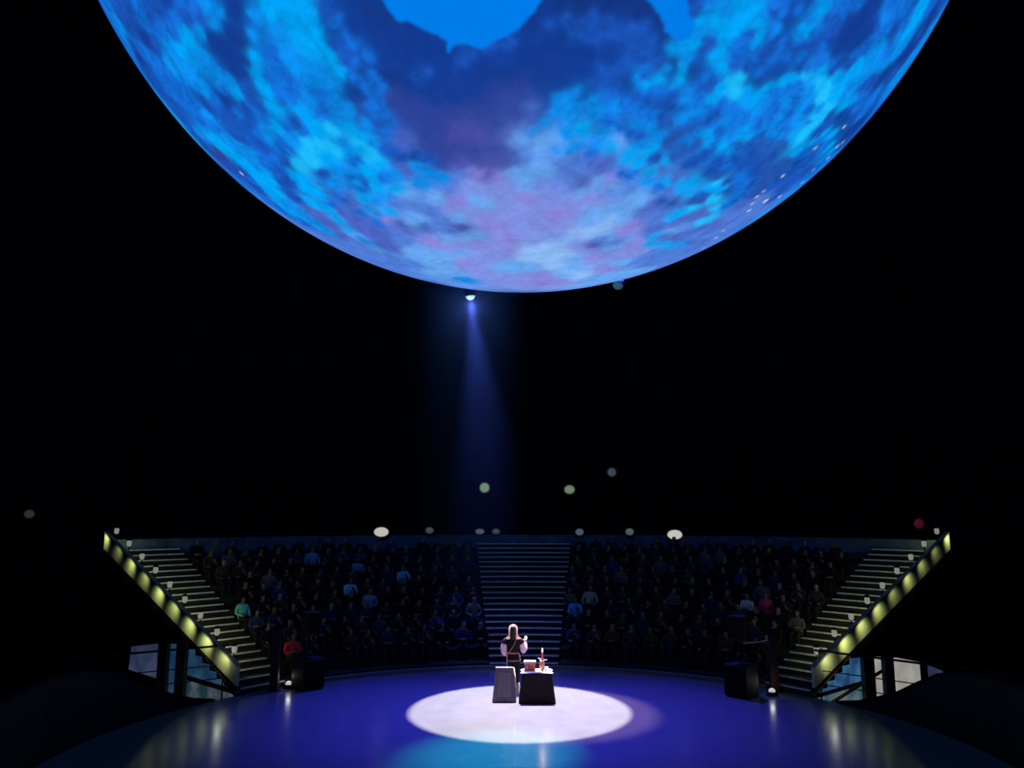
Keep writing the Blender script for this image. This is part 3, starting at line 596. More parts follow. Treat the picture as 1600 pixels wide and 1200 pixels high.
    dd = small[zone] @ ax
    bx = small[zone] @ e1 / dd; by = small[zone] @ e2 / dd
    for s in CAPS:
        pv = decode(s); px = pv @ e1 / (pv @ ax); py = pv @ e2 / (pv @ ax)
        cov = np.zeros(len(zone))
        for ox in (-1, 0, 1):
            for oy in (-1, 0, 1):
                gx = bx + ox * 0.0022; gy = by + oy * 0.0022
                ins = np.zeros(len(zone), bool)
                for i in range(len(px)):
                    j = i - 1
                    ins ^= ((py[i] > gy) != (py[j] > gy)) & (gx < (px[j] - px[i]) * (gy - py[i]) / (py[j] - py[i] + 1e-12) + px[i])
                cov += ins / 9.0
        colr[zone] = colr[zone] * (1 - cov[:, None]) + srgb(PAL['B'][0]) * cov[:, None]
        amp[zone] = amp[zone] * (1 - cov) + 0.02 * cov
    city = np.zeros(len(n))
    for v, (r, b) in zip(decode(CITY), CITYR):
        v = v / np.linalg.norm(v)
        d = np.sqrt(np.maximum(2 - 2 * (n @ v), 0))
        city = np.maximum(city, b * np.clip(1.5 - d / max(r, 0.0045), 0, 1))
    a = me.attributes.new('weather', 'FLOAT_COLOR', 'POINT')
    a.data.foreach_set('color', np.concatenate([colr, np.ones((len(n), 1))], 1).astype(np.float32).ravel())
    a = me.attributes.new('wisp', 'FLOAT', 'POINT'); a.data.foreach_set('value', amp.astype(np.float32))
    a = me.attributes.new('city', 'FLOAT', 'POINT'); a.data.foreach_set('value', city.astype(np.float32))
    mt = bpy.data.materials.new('globe_projection'); mt.use_nodes = True
    nt = mt.node_tree; nt.nodes.clear()
    out = nt.nodes.new('ShaderNodeOutputMaterial'); em = nt.nodes.new('ShaderNodeEmission')
    nt.links.new(em.outputs[0], out.inputs[0])
    at = nt.nodes.new('ShaderNodeAttribute'); at.attribute_name = 'weather'
    aw = nt.nodes.new('ShaderNodeAttribute'); aw.attribute_name = 'wisp'
    ac = nt.nodes.new('ShaderNodeAttribute'); ac.attribute_name = 'city'
    tc = nt.nodes.new('ShaderNodeTexCoord')
    n1 = nt.nodes.new('ShaderNodeTexNoise'); n1.inputs['Scale'].default_value = 1.5; n1.inputs['Detail'].default_value = 7
    n1.inputs['Roughness'].default_value = 0.62; n1.inputs['Distortion'].default_value = 1.1
    nt.links.new(tc.outputs['Object'], n1.inputs['Vector'])
    def math_(op, a, b=None, v=None):
        k = nt.nodes.new('ShaderNodeMath'); k.operation = op
        nt.links.new(a, k.inputs[0])
        if b is not None: nt.links.new(b, k.inputs[1])
        if v is not None: k.inputs[1].default_value = v
        return k.outputs[0]
    n2 = nt.nodes.new('ShaderNodeTexNoise'); n2.inputs['Scale'].default_value = 3.4; n2.inputs['Detail'].default_value = 8
    n2.inputs['Roughness'].default_value = 0.5; n2.inputs['Distortion'].default_value = 1.8
    nt.links.new(tc.outputs['Object'], n2.inputs['Vector'])
    e_ = math_('MULTIPLY', n2.outputs['Fac'], v=0.55)
    d = math_('ADD', n1.outputs['Fac'], e_)
    d = math_('SUBTRACT', d, v=0.765)
    d = math_('MULTIPLY', d, v=4.0)
    d = math_('MULTIPLY', d, aw.outputs['Fac'])
    d = math_('ADD', d, v=1.0)
    d = math_('MAXIMUM', d, v=0.25)
    d = math_('MINIMUM', d, v=1.22)
    sc_ = nt.nodes.new('ShaderNodeVectorMath'); sc_.operation = 'SCALE'
    nt.links.new(at.outputs['Color'], sc_.inputs[0]); nt.links.new(d, sc_.inputs['Scale'])
    mx = nt.nodes.new('ShaderNodeMix'); mx.data_type = 'RGBA'
    nt.links.new(ac.outputs['Fac'], mx.inputs['Factor'])
    nt.links.new(sc_.outputs[0], mx.inputs['A']); mx.inputs['B'].default_value = (0.85, 0.80, 0.68, 1)
    nt.links.new(mx.outputs['Result'], em.inputs['Color'])
    em.inputs['Strength'].default_value = 1.0
    root = empty('earth_globe', GLOBE_C)
    link_mesh('globe_skin', me, mt, root)
    # suspension above
    MB().lathe([(0.9, 9.93), (0.9, 10.2), (0.3, 10.4), (0.3, 10.8)], n=24).build('crown_plate', M_dark, root)
    for k in range(3):
        a = R_(90 + 120 * k)
        MB().tube([(0.25 * math.cos(a), 0.25 * math.sin(a), 10.7), (6 * math.cos(a), 6 * math.sin(a), 28.2)], 0.04).build('cable', M_dark, root)
    tag(root, 'huge glowing blue earth globe with clouds hanging above the stage', 'globe')
build_globe()

# ------------------------------------------------------------------ hung theatre lamps
LAMP_LABEL = {'key': ['theatre lamp behind the globe throwing the white pool of light'],
              'beam': ['theatre lamp with bright cyan lens and blue beam below the globe'],
              'wash': ['blue wash lamp hung high on the left of the globe', 'blue wash lamp hung high on the right of the globe'],
              'teal': ['small dim teal theatre lamp just under the globe'],
              'pink': ['added unseen pink fill lamp high above the near side'],
              'second': ['warm pink theatre lamp beside the white one behind the globe']}
LENS = {'key': ((1, .95, .95), 4.0), 'beam': ((0.16, 0.50, 0.95), 1.3), 'wash': ((.05, .1, 1), 2.0), 'teal': ((0.03, 0.16, 0.22), 0.35), 'pink': ((1, .6, .8), 2.0), 'second': ((1, .8, .7), 2.0)}
cnt = {}
for nm, loc, aim, rgb, watts, cone, blend, rad in SPOTS:
    root = empty('theatre_lamp', loc)
    d = (Vector(aim) - Vector(loc)).normalized()
    rot = d.to_track_quat('-Z', 'Y').to_euler()
    cn = MB().lathe([(0.10, 0.50), (0.15, 0.46), (0.16, 0.2), (0.19, 0.1), (0.19, 0.03), (0.17, 0.03), (0.15, 0.08)], n=18).build('housing', M_black, root, smooth=False); cn.rotation_euler = rot
    le = MB().lathe([(0.01, -0.085), (0.07, -0.07), (0.125, -0.03), (0.155, 0.02), (0.165, 0.085)], n=18).build('lens', glow('lens_' + nm, *LENS[nm]), root, smooth=True); le.rotation_euler = rot
    MB().tube([(-0.21, 0, 0.18), (-0.21, 0, 0.62), (0, 0, 0.70), (0.21, 0, 0.62), (0.21, 0, 0.18)], 0.018).build('yoke', M_black, root)
    MB().tube([(0, 0, 0.68), (0, 0, 0.95)], 0.02).build('hook', M_black, root)
    add_spot(root, loc, aim, rgb, watts, cone, blend, rad)
    if nm == 'beam': add_point(root, d * 0.35, (0.10, 0.22, 1.0), 160, 0.06)      # spill around the bulging lens
    i = cnt.get(nm, 0); cnt[nm] = i + 1
    tag(root, LAMP_LABEL[nm][i], 'stage lamp')

# lamps along the top of the stand and far off on the round wall
def rim_lamp(p, w, h, rgb, st, label):
    root = empty('bulkhead_lamp', p)
    MB().loft([(0, 0.05, -h * 1.25, w * .5, .03), (0, 0.05, -h, w * 1.1, .05), (0, 0.05, h, w * 1.1, .05), (0, 0.05, h * 1.25, w * .5, .03)], n=16).build('housing', M_black, root)
    rs = []
    for k in range(7):
        t = math.pi * k / 6
        rs.append((0, 0.0, -h * math.cos(t), max(0.003, w * math.sin(t)), max(0.003, 0.09 * math.sin(t))))
    MB().loft(rs, n=16).build('glass', glow('glass_%d' % int(1000 * sum(rgb) + 100 * st), rgb, st), root, smooth=True)
    tag(root, label, 'lamp')
WARM = (0.80, 0.78, 0.66)
rim_lamp((-5.75, 16.10, 4.00), 0.30, 0.19, WARM, 0.62, 'bright white oval lamp atop the stand behind left block')
rim_lamp((6.04, 15.98, 3.90), 0.30, 0.19, WARM, 0.66, 'bright white oval lamp atop the stand behind right block')
rim_lamp((-3.86, 16.62, 4.05), 0.17, 0.13, (0.5, 0.6, 0.5), 0.07, 'dim greenish lamp between bright left lamp and central stairway')
rim_lamp((-1.82, 16.95, 4.00), 0.19, 0.11, (0.5, 0.55, 0.55), 0.11, 'dim grey lamp above the left corner of central stairway')
rim_lamp((-1.15, 17.00, 4.00), 0.16, 0.11, (0.5, 0.55, 0.45), 0.07, 'very dim lamp above the left half of central stairway')
rim_lamp((2.30, 16.90, 3.98), 0.17, 0.14, (0.5, 0.55, 0.7), 0.12, 'dim bluish lamp above the right corner of central stairway')
rim_lamp((4.31, 16.50, 4.00), 0.17, 0.14, (0.5, 0.62, 0.45), 0.13, 'dim greenish lamp between bright right lamp and central stairway')
GRN = (0.50, 0.75, 0.42)
rim_lamp((-2.43, 33.40, 6.34), 0.30, 0.30, GRN, 0.30, 'round green white lamp on the far wall left of centre')
rim_lamp((2.85, 33.37, 6.22), 0.32, 0.26, GRN, 0.27, 'round green white lamp on the far wall right of centre')
rim_lamp((5.45, 33.03, 7.27), 0.26, 0.26, (0.4, 0.55, 0.65), 0.10, 'faint bluish lamp highest on the far wall')
rim_lamp((20.70, 26.15, 4.22), 0.26, 0.26, (0.8, 0.02, 0.03), 0.06, 'faint red lamp on the far wall at right')
rim_lamp((-24.30, 22.80, 4.72), 0.26, 0.20, (0.4, 0.5, 0.5), 0.05, 'faint grey lamp on the far wall at left')

# ------------------------------------------------------------------ people: one skinned surface for each body
def skin_mesh(name, verts, edges, radii, levels=1):
    me = bpy.data.meshes.new(name)
    me.from_pydata(verts, edges, [])
    o = bpy.data.objects.new(name, me); col.objects.link(o)
    md = o.modifiers.new('skin', 'SKIN'); md.use_smooth_shade = True
    sv = me.skin_vertices[0].data
    for i, r in enumerate(radii):
        sv[i].radius = r if isinstance(r, tuple) else (r, r)
        sv[i].use_root = (i == 0)
    s = o.modifiers.new('sub', 'SUBSURF'); s.levels = levels; s.render_levels = levels
    dg = bpy.context.evaluated_depsgraph_get()
    dg.update()
    out = bpy.data.meshes.new_from_object(o.evaluated_get(dg))
    out.name = name
    bpy.data.objects.remove(o)
    out.polygons.foreach_set('use_smooth', [True] * len(out.polygons))
    return out

M_skin = mat('skin', (0.10, 0.06, 0.045), rough=0.6)
M_hairs = [mat('hair_dark', (0.012, 0.009, 0.008), rough=0.6), mat('hair_brown', (0.05, 0.03, 0.018), rough=0.6), mat('hair_grey', (0.14, 0.135, 0.13), rough=0.6)]
M_top = mat('audience_clothes', (1, 1, 1), rough=0.9, objcol=True, spec=0.1)
M_jeans = mat('audience_trousers', (0.012, 0.014, 0.022), rough=0.9, spec=0.1)

def audience_mesh(k):
    rnd = random.Random(k)
    lean = rnd.uniform(-0.07, 0.05); hx = rnd.uniform(-0.03, 0.03); turn = rnd.uniform(-.03, .03)
    pose = k % 4
    v = [(0, 0, 0.09), (0, lean * .4 + .02, 0.28), (0, lean, 0.46), (hx * .5, lean * 1.1 - 0.01, 0.59), (hx, lean * 1.2 - 0.03, 0.68), (hx + turn, lean * 1.2 - 0.03, 0.80)]
    r = [(.17, .13), (.15, .11), (.16, .10), .055, .075, .085]
    e = [(0, 1), (1, 2), (2, 3), (3, 4), (4, 5)]
    for s in (-1, 1):
        b = len(v)
        if pose == 0: el, ha = (s * .25, lean - .02, .28), (s * .10, -.30, .20)
        elif pose == 1: el, ha = (s * .24, lean - .06, .27), (s * -.05, -.24, .30)
        elif pose == 2: el, ha = (s * .26, lean - .10, .26), (s * .13, -.38, .18)
        else: el, ha = (s * .22, lean - .16, .27), (s * .03, -.22, .50 if s > 0 else .24)
        v += [(s * .17, lean, .50), el, ha]; r += [.070, .052, .042]
        e += [(2, b), (b, b + 1), (b + 1, b + 2)]
        b = len(v)
        kx = s * rnd.uniform(.09, .16)
        v += [(s * .09, -.05, .08), (kx, -.40, .11), (kx, -.36, -.24), (kx, -.47, -.285)]; r += [.088, .066, .048, (.04, .032)]
        e += [(0, b), (b, b + 1), (b + 1, b + 2), (b + 2, b + 3)]
    me = skin_mesh('seated_body', v, e, r, 1)
    for m_ in (M_top, M_skin, M_jeans, M_hairs[k % 3]): me.materials.append(m_)
    for p in me.polygons:
        c = p.center
        if c.z > 0.62: p.material_index = 1 if (c.y < lean * 1.2 - 0.06 and c.z < 0.84) else 3
        elif c.z > 0.565 and abs(c.x) < 0.09: p.material_index = 1
        elif c.z < 0.19 and (c.y < -0.06 or c.z < 0.05): p.material_index = 2
        elif abs(c.x) < .17 and c.y < -0.2 and c.z > .17: p.material_index = 1
    return me
AUD = [audience_mesh(k) for k in range(9)]
TONES = [('black', (.006, .006, .007)), ('dark grey', (.020, .020, .022)), ('navy', (.010, .016, .045)), ('grey', (.07, .07, .075)), ('brown', (.035, .02, .012)),
         ('dark blue', (.014, .03, .09)), ('pale blue', (.12, .20, .32)), ('dark green', (.012, .03, .016)), ('cream', (.26, .24, .20)), ('maroon', (.05, .008, .010))]
TW = [14, 10, 5, 2.5, 3, 2, 0.5, 2, 0.5, 1.5]
ORDW = ['first', 'second', 'third', 'fourth', 'fifth', 'sixth', 'seventh', 'eighth', 'ninth', 'tenth', 'eleventh', 'twelfth', 'thirteenth', 'fourteenth', 'fifteenth', 'sixteenth', 'seventeenth', 'eighteenth', 'nineteenth', 'twentieth', 'twenty-first']
ROWW = ['front', 'second', 'third', 'fourth', 'fifth', 'sixth', 'seventh', 'eighth', 'ninth', 'tenth']
SPECIAL = {(1, 4, -2): ('red', (.50, .04, .07)), (1, 4, -3): ('white', (.40, .40, .42)), (-1, 1, -1): ('red', (.50, .03, .04)),
           (-1, 4, -1): ('teal', (.10, .45, .42)), (1, 3, 0): ('bright blue', (.06, .25, .50)), (-1, 5, 6): ('pale blue', (.25, .5, .7)), (-1, 6, 3): ('pale blue', (.16, .3, .5))}
rnd = random.Random(21)
for sg, block in ((-1, 'left'), (1, 'right')):
    for i in range(1, 10):
        r = 9.26 + 0.72 * i + 0.14; z = 0.32 * i + 0.16
        step = math.degrees(0.60 / r)
        azs = []
        a = 7.6 + rnd.uniform(0, 1) * step * 0.5
        while a < 45.0:
            if rnd.random() > 0.055: azs.append(a + rnd.uniform(-.1, .1) * step)
            a += step
        for j, a in enumerate(azs):
            key = (sg, i, j) if (sg, i, j) in SPECIAL else (sg, i, j - len(azs))
            if key in SPECIAL: nm, c = SPECIAL[key]
            else: nm, c = rnd.choices(TONES, TW)[0]
            o = bpy.data.objects.new('person', rnd.choice(AUD)); col.objects.link(o)
            o.location = P(a * sg, r, z)
            o.rotation_euler = (0, 0, -R_(a * sg) + rnd.uniform(-.15, .15))
            s = rnd.uniform(0.92, 1.06); o.scale = (s, s, s)
            o.color = (*c, 1)
            tag(o, 'audience member in %s top, %s block, %s row, %s seat from central stairway' % (nm, block, ROWW[i - 1], ORDW[j]), 'person', 'seated audience in the %s block' % block)

# ------------------------------------------------------------------ the performer, back turned to the camera
PF = Vector((-0.29, 5.78, 0))
root = empty('person', PF)
M_fskin = mat('performer_skin', (0.62, 0.42, 0.36), rough=0.55)
M_hair = mat('performer_hair', (0.030, 0.022, 0.018), rough=0.4, scale=30, var=0.4)
_nt = M_hair.node_tree                              # strands let the light behind them through
_tr = _nt.nodes.new('ShaderNodeBsdfTranslucent'); _tr.inputs[0].default_value = (0.75, 0.62, 0.52, 1)
_mx = _nt.nodes.new('ShaderNodeMixShader'); _mx.inputs[0].default_value = 0.72
_nt.links.new(_nt.nodes['Principled BSDF'].outputs[0], _mx.inputs[1]); _nt.links.new(_tr.outputs[0], _mx.inputs[2])
_nt.links.new(_mx.outputs[0], _nt.nodes['Material Output'].inputs[0])
M_tunic = mat('black_tunic', (0.008, 0.006, 0.007), rough=0.9, scale=25, spec=0.1)
M_shirt = mat('pale_shirt', (0.50, 0.36, 0.42), rough=0.85, scale=14)
M_leather = mat('tan_leather', (0.33, 0.15, 0.11), rough=0.6)
M_trous = mat('black_trousers', (0.012, 0.010, 0.013), rough=0.9, spec=0.1)
v = [(0, 0, .93), (0, -.01, 1.10), (0, -.01, 1.28), (0, 0, 1.40), (0, .01, 1.47), (0, .02, 1.56), (0, .015, 1.66)]
r = [(.14, .10), (.13, .095), (.15, .10), (.10, .07), .055, (.075, .085), (.082, .095)]
e = [(0, 1), (1, 2), (2, 3), (3, 4), (4, 5), (5, 6)]
v += [(0, .12, 1.575), (0, .105, 1.545)]; r += [.018, .03]; e += [(5, 7), (5, 8)]                       # nose, chin
for s in (-1, 1):
    b = len(v); v += [(s * .088, .01, 1.585)]; r += [.016]; e += [(5, b)]                                 # ears
    b = len(v)
    v += [(s * .08, 0, .86), (s * .09, .02, .48), (s * .10, -.02, .09), (s * .115, .10, .035)]; r += [.075, .055, .042, (.04, .03)]
    e += [(0, b), (b, b + 1), (b + 1, b + 2), (b + 2, b + 3)]
    b = len(v)
    if s < 0: arm = [(-.17, 0, 1.36), (-.245, -.01, 1.08), (-.20, .17, .99), (-.185, .23, .965)]
    else: arm = [(.17, 0, 1.36), (.265, .02, 1.09), (.325, .14, 1.27), (.335, .15, 1.335)]
    v += arm; r += [.05, .042, .03, (.036, .018)]
    e += [(3, b), (b, b + 1), (b + 1, b + 2), (b + 2, b + 3)]
    h = b + 3
    hp = Vector(arm[3]); fd = (hp - Vector(arm[2])).normalized()
    side = Vector((1, 0, 0)); curl = Vector((0, 1, 0)) if s > 0 else Vector((.2, .3, -1)).normalized()
    for q, (off, ln) in enumerate(((-.030, .070), (-.010, .082), (.011, .077), (.031, .058))):
        b = len(v)
        a1 = hp + side * off + fd * .035; a2 = a1 + fd * ln * .55 + curl * .012; a3 = a2 + fd * ln * .3 + curl * ln * .4
        v += [tuple(a1), tuple(a2), tuple(a3)]; r += [.0095, .0085, .007]
        e += [(h, b), (b, b + 1), (b + 1, b + 2)]
    b = len(v)
    t1 = hp + side * (-.045 * s) + fd * .0; t2 = t1 + side * (-.025 * s) + fd * .035 + curl * .012
    v += [tuple(t1), tuple(t2)]; r += [.011, .009]; e += [(h, b), (b, b + 1)]
link_mesh('body', skin_mesh('performer_body', v, e, r, 2), M_fskin, root)
# clothes
MB().loft([(0, 0, .835, .190, .135), (0, 0, .90, .180, .130), (0, 0, .98, .165, .118), (0, 0, 1.04, .150, .110), (0, 0, 1.13, .165, .118), (0, 0, 1.24, .190, .128),
           (0, 0, 1.33, .205, .125), (0, 0, 1.385, .185, .108), (0, 0, 1.43, .120, .085), (0, .005, 1.46, .075, .070)], n=28).build('tunic', M_tunic, root, smooth=True)
MB().loft([(0, 0, .826, .194, .139), (0, 0, .832, .197, .142), (0, 0, .848, .195, .140), (0, 0, .852, .190, .136)], n=28, cap=False).build('hem_trim', M_leather, root, smooth=True)
for s in (-1, 1):
    a = [(s * .15, 0, 1.37), (s * .20, 0, 1.33), (s * .235, 0, 1.275)]
    MB().tube(a, [.078, .082, .088], n=14).build('cap_sleeve', M_tunic, root, smooth=True)
MB().tube([(-.20, 0, 1.33), (-.235, 0, 1.24), (-.250, -.005, 1.14), (-.245, .01, 1.06), (-.215, .08, 1.00), (-.19, .17, .985)], [.055, .080, .090, .088, .070, .040], n=16).build('shirt_sleeve', M_shirt, root, smooth=True)
MB().tube([(.20, 0, 1.33), (.235, .005, 1.24), (.262, .01, 1.15), (.275, .035, 1.09), (.305, .085, 1.12), (.322, .13, 1.22), (.328, .145, 1.285)], [.055, .078, .088, .085, .082, .062, .036], n=16).build('shirt_sleeve', M_shirt, root, smooth=True)
MB().loft([(0, 0, 1.395, .16, .10), (0, 0, 1.43, .125, .088), (0, .005, 1.475, .082, .078), (0, .005, 1.49, .07, .07)], n=20).build('collar', M_shirt, root, smooth=True)
bl = MB().loft([(0, 0, 1.015, .158, .118), (0, 0, 1.018, .166, .126), (0, 0, 1.046, .163, .123), (0, 0, 1.050, .155, .115)], n=28, cap=False).build('belt', M_leather, root, smooth=True)
MB().box(-.03, .03, .118, .134, 1.012, 1.054).build('buckle', mat('brass', (.5, .35, .12), rough=.35, metal=1.0), bl)
MB().tube([(.09, -.095, 1.405), (.045, -.132, 1.30), (-.02, -.128, 1.18), (-.085, -.118, 1.09), (-.13, -.098, 1.045)], .010, n=6).build('shoulder_strap', M_leather, root)
MB().tube([(-.145, -.075, 1.02), (-.165, -.10, .92), (-.165, -.105, .80), (-.16, -.11, .68)], .008, n=6).build('hanging_cord', M_shirt, root)
MB().tube([(.15, -.07, 1.02), (.178, -.08, .93), (.198, -.08, .83)], [.012, .014, .010], n=6).build('hanging_cord', M_shirt, root)
for s in (-1, 1):
    MB().tube([(s * .075, 0, .93), (s * .085, 0, .80), (s * .088, .01, .62), (s * .09, .02, .48), (s * .095, 0, .30), (s * .10, -.01, .17)], [.10, .098, .085, .074, .066, .060], n=16).build('trouser_leg', M_trous, root, smooth=True)
    bt = MB().loft([(s * .115, .045, 0.0, .052, .135), (s * .115, .045, .03, .055, .138), (s * .113, .035, .06, .052, .118), (s * .107, .005, .10, .056, .075), (s * .102, -.012, .17, .064, .068), (s * .098, -.008, .27, .072, .074)], n=16).build('boot', mat('brown_boot', (.30, .24, .19), rough=.6), root, smooth=True)
MB().loft([(0, -.008, 1.775, .012, .014), (0, -.008, 1.768, .055, .060), (0, -.010, 1.745, .090, .100), (0, -.014, 1.70, .116, .122), (0, -.022, 1.64, .126, .118), (0, -.034, 1.57, .124, .100),
                (0, -.040, 1.51, .124, .090), (0, -.040, 1.47, .145, .088), (0, -.036, 1.43, .195, .090), (0, -.034, 1.395, .225, .088)], n=28).build('hair', M_hair, root, smooth=True)
MB().loft([(0, -.085, 1.742, .015, .015), (0, -.092, 1.73, .050, .030), (0, -.098, 1.69, .072, .046), (0, -.098, 1.62, .078, .046), (0, -.098, 1.54, .078, .044), (0, -.098, 1.46, .082, .044), (0, -.098, 1.40, .085, .042), (0, -.098, 1.385, .06, .030)], n=20).build('hair_shade', mat('shaded_hair', (.010, .007, .007), rough=.6, spec=.2), root, smooth=True)  # shade on the back of the head, put in as a near-black piece
tag(root, 'performer in black tunic and pale puffed sleeves standing with back turned', 'person')

# ------------------------------------------------------------------ table, cloths and the things on it
M_bcloth = mat('black_cloth', (0.010, 0.008, 0.010), rough=0.85, scale=12, spec=0.15)
M_wcloth = mat('white_cloth', (0.80, 0.78, 0.80), rough=0.9, scale=14, var=.06)
M_wood = mat('table_wood', (0.16, 0.09, 0.05), rough=0.6, scale=18)
TB = Vector((0.325, 4.82, 0)); TH = 0.75
root = empty('table', TB)
MB().box(-.36, .36, -.20, .20, TH - .03, TH).build('tabletop', M_wood, root)
for x in (-.32, .32):
    for y in (-.17, .17): MB().box(x - .022, x + .022, y - .022, y + .022, 0, TH - .03).build('leg', M_wood, root)
tag(root, 'small wooden table hidden under a black cloth in the spotlight', 'table')
def drape(name, m, hx, hy, zt, zb, flare, folds, amp, thick=.006, parent=None, loc=None, skew=1.0):
    n = 96; rs = []
    def ring(z, t):
        out = []
        for j in range(n):
            a = 2 * math.pi * j / n
            c, s = math.cos(a), math.sin(a)
            p = 14.0
            k = (abs(c) ** p + abs(s) ** p) ** (-1 / p)
            w = 1 + amp * t * math.cos(folds * a + .6) + amp * .5 * t * math.sin((folds * 2 + 1) * a)
            corner = 1 + .10 * t * (abs(math.sin(2 * a)) ** 3)
            out.append(((hx + flare * t * skew) * k * c * w * corner, (hy + flare * t) * k * s * w * corner, z))
        return out
    zs = [zt, zt - .004] + [zt - .004 - (zt - .004 - zb) * i / 9 for i in range(1, 10)]
    ts = [0, .02] + [(i / 9) ** .9 for i in range(1, 10)]
    cap = [(0.94 * x, 0.94 * y, zt + .003) for (x, y, z) in ring(zt, 0)]
    rs = [cap] + [ring(z, t) for z, t in zip(zs, ts)]
    mb = MB().rings(rs, cap=False)
    mb.add(rs[0], [tuple(range(n))])
    return mb.build(name, m, parent, smooth=True, loc=loc)
o = drape('tablecloth', M_bcloth, .37, .21, TH + .003, .02, .062, 9, .016, loc=TB)
tag(o, 'black cloth draped over the small table down to the floor', 'tablecloth')
o = drape('table_runner', M_wcloth, .374, .214, TH + .012, TH - .02, .008, 7, .004, loc=TB)
tag(o, 'white cloth covering the top of the black draped table', 'cloth')
TT = TH + .016
# red casket
M_red = mat('red_wood', (0.36, 0.05, 0.025), rough=0.5, scale=16, var=.35)
M_pale = mat('pale_trim', (0.74, 0.68, 0.62), rough=0.6)
root = empty('wooden_casket', (TB.x - .175, TB.y - .04, TT))
def box_taper(x0, x1, y0, y1, z0, z1, t): return MB().add(
    [(x0 + t, y0 + t, z0), (x1 - t, y0 + t, z0), (x1 - t, y1 - t, z0), (x0 + t, y1 - t, z0), (x0, y0, z1), (x1, y0, z1), (x1, y1, z1), (x0, y1, z1)],
    [(0, 3, 2, 1), (4, 5, 6, 7), (0, 1, 5, 4), (1, 2, 6, 5), (2, 3, 7, 6), (3, 0, 4, 7)])
box_taper(-.155, .155, -.10, .10, .0, .045, .03).build('foot', M_red, root)
box_taper(-.155, .155, -.10, .10, .045, .20, .0).build('body', M_red, root)
MB().box(-.160, .160, -.105, .105, .196, .212).build('rim_band', M_pale, root)
MB().box(-.157, .157, -.102, .102, .212, .245).build('lid', M_red, root)
MB().box(-.170, .170, -.115, .115, .245, .268, .008).build('lid_top', M_pale, root)
for k in range(2): MB().box(-.112, -.058, -.106, -.10, .05 + k * .055, .095 + k * .055).build('inlay', mat('grey_inlay', (.35, .3, .32), rough=.5), root)
for k in range(2): MB().lathe([(.012, -.002), (.014, .0), (.008, .012)], n=10).build('stud', M_pale, root, loc=(.02 + .06 * k, -.104, .16))
root.scale = (.92, .95, .87)
tag(root, 'red wooden casket with pale rim and lid on the table', 'casket')
# amber jug carrying the candle
JX = TB.x + .135; JY = TB.y - .03
root = empty('jug', (JX, JY, TT))
MB().lathe([(.030, 0), (.045, .01), (.060, .06), (.068, .13), (.066, .19), (.058, .215), (.048, .225)], n=20).build('body', mat('amber_glaze', (.55, .22, .06), rough=.35, scale=8), root, smooth=True)
MB().lathe([(.050, .220), (.058, .226), (.058, .236), (.030, .242)], n=20).build('rim', M_pale, root, smooth=True)
tag(root, 'amber glazed jug under the candle on the table', 'jug')
root = empty('candle_holder', (JX + .01, JY, TT + .242))
MB().lathe([(.020, 0), (.022, .02), (.034, .03), (.034, .062), (.028, .065)], n=16).build('cup', mat('red_enamel', (.36, .03, .04), rough=.4), root, smooth=True)
MB().tube([(-.03, 0, .02), (-.07, 0, .03), (-.10, 0, .055), (-.115, 0, .05)], [.010, .013, .011, .005], n=8).build('leaf_arm', M_pale, root, smooth=True)
MB().tube([(.03, 0, .015), (.07, 0, .005), (.10, 0, .018), (.125, 0, .012)], [.010, .014, .011, .005], n=8).build('leaf_arm', M_pale, root, smooth=True)
tag(root, 'red candle holder with two pale leaf arms atop the jug', 'candle holder')
root = empty('candle', (JX + .01, JY, TT + .307))
wax = mat('red_wax', (.55, .05, .06), rough=.5)
wax.node_tree.nodes['Principled BSDF'].inputs['Subsurface Weight'].default_value = 0.5
wax.node_tree.nodes['Principled BSDF'].inputs['Subsurface Radius'].default_value = (.04, .01, .01)
MB().lathe([(.020, 0), (.021, .01), (.020, .125), (.016, .13)], n=16).build('wax', wax, root, smooth=True)
MB().tube([(0, 0, .128), (0.002, 0, .145)], .002, n=5).build('wick', M_black, root)
MB().lathe([(.004, .138), (.015, .152), (.019, .172), (.015, .200), (.007, .225), (.001, .245)], n=14).build('flame', glow('candle_flame', (1.0, .82, .55), 6.0), root, smooth=True)
add_point(root, (0, -.03, .30), (1, .62, .28), 3.0, .03)
tag(root, 'lit red candle burning above the table', 'candle')
root = empty('cloth_bundle', (TB.x + .235, TB.y - .06, TT))
rs = []
for k in range(8):
    t = k / 7; rr = .062 * math.sin(math.pi * min(.97, t * .86 + .12))
    rs.append([((rr * (1 + .13 * math.sin(3 * a + k) + .06 * math.cos(5 * a))) * math.cos(a) * 1.15, rr * (1 + .1 * math.cos(4 * a + k)) * math.sin(a), .10 * t) for a in [2 * math.pi * j / 18 for j in range(18)]])
MB().rings(rs).build('bundle', M_wcloth, root, smooth=True)
MB().tube([(.03, -.02, .085), (.05, -.03, .10), (.07, -.02, .092)], [.012, .010, .004], n=8).build('knot', M_wcloth, root, smooth=True)
tag(root, 'small crumpled white cloth bundle beside the amber jug', 'cloth')
o = MB().lathe([(.004, 0), (.014, .004), (.018, .014), (.013, .024), (.003, .028)], n=12).build('dark_bead', M_black, None, smooth=True, loc=(TB.x + .135, TB.y - .17, TT))
tag(o, 'tiny dark bead at the front edge of the white cloth', 'bead')

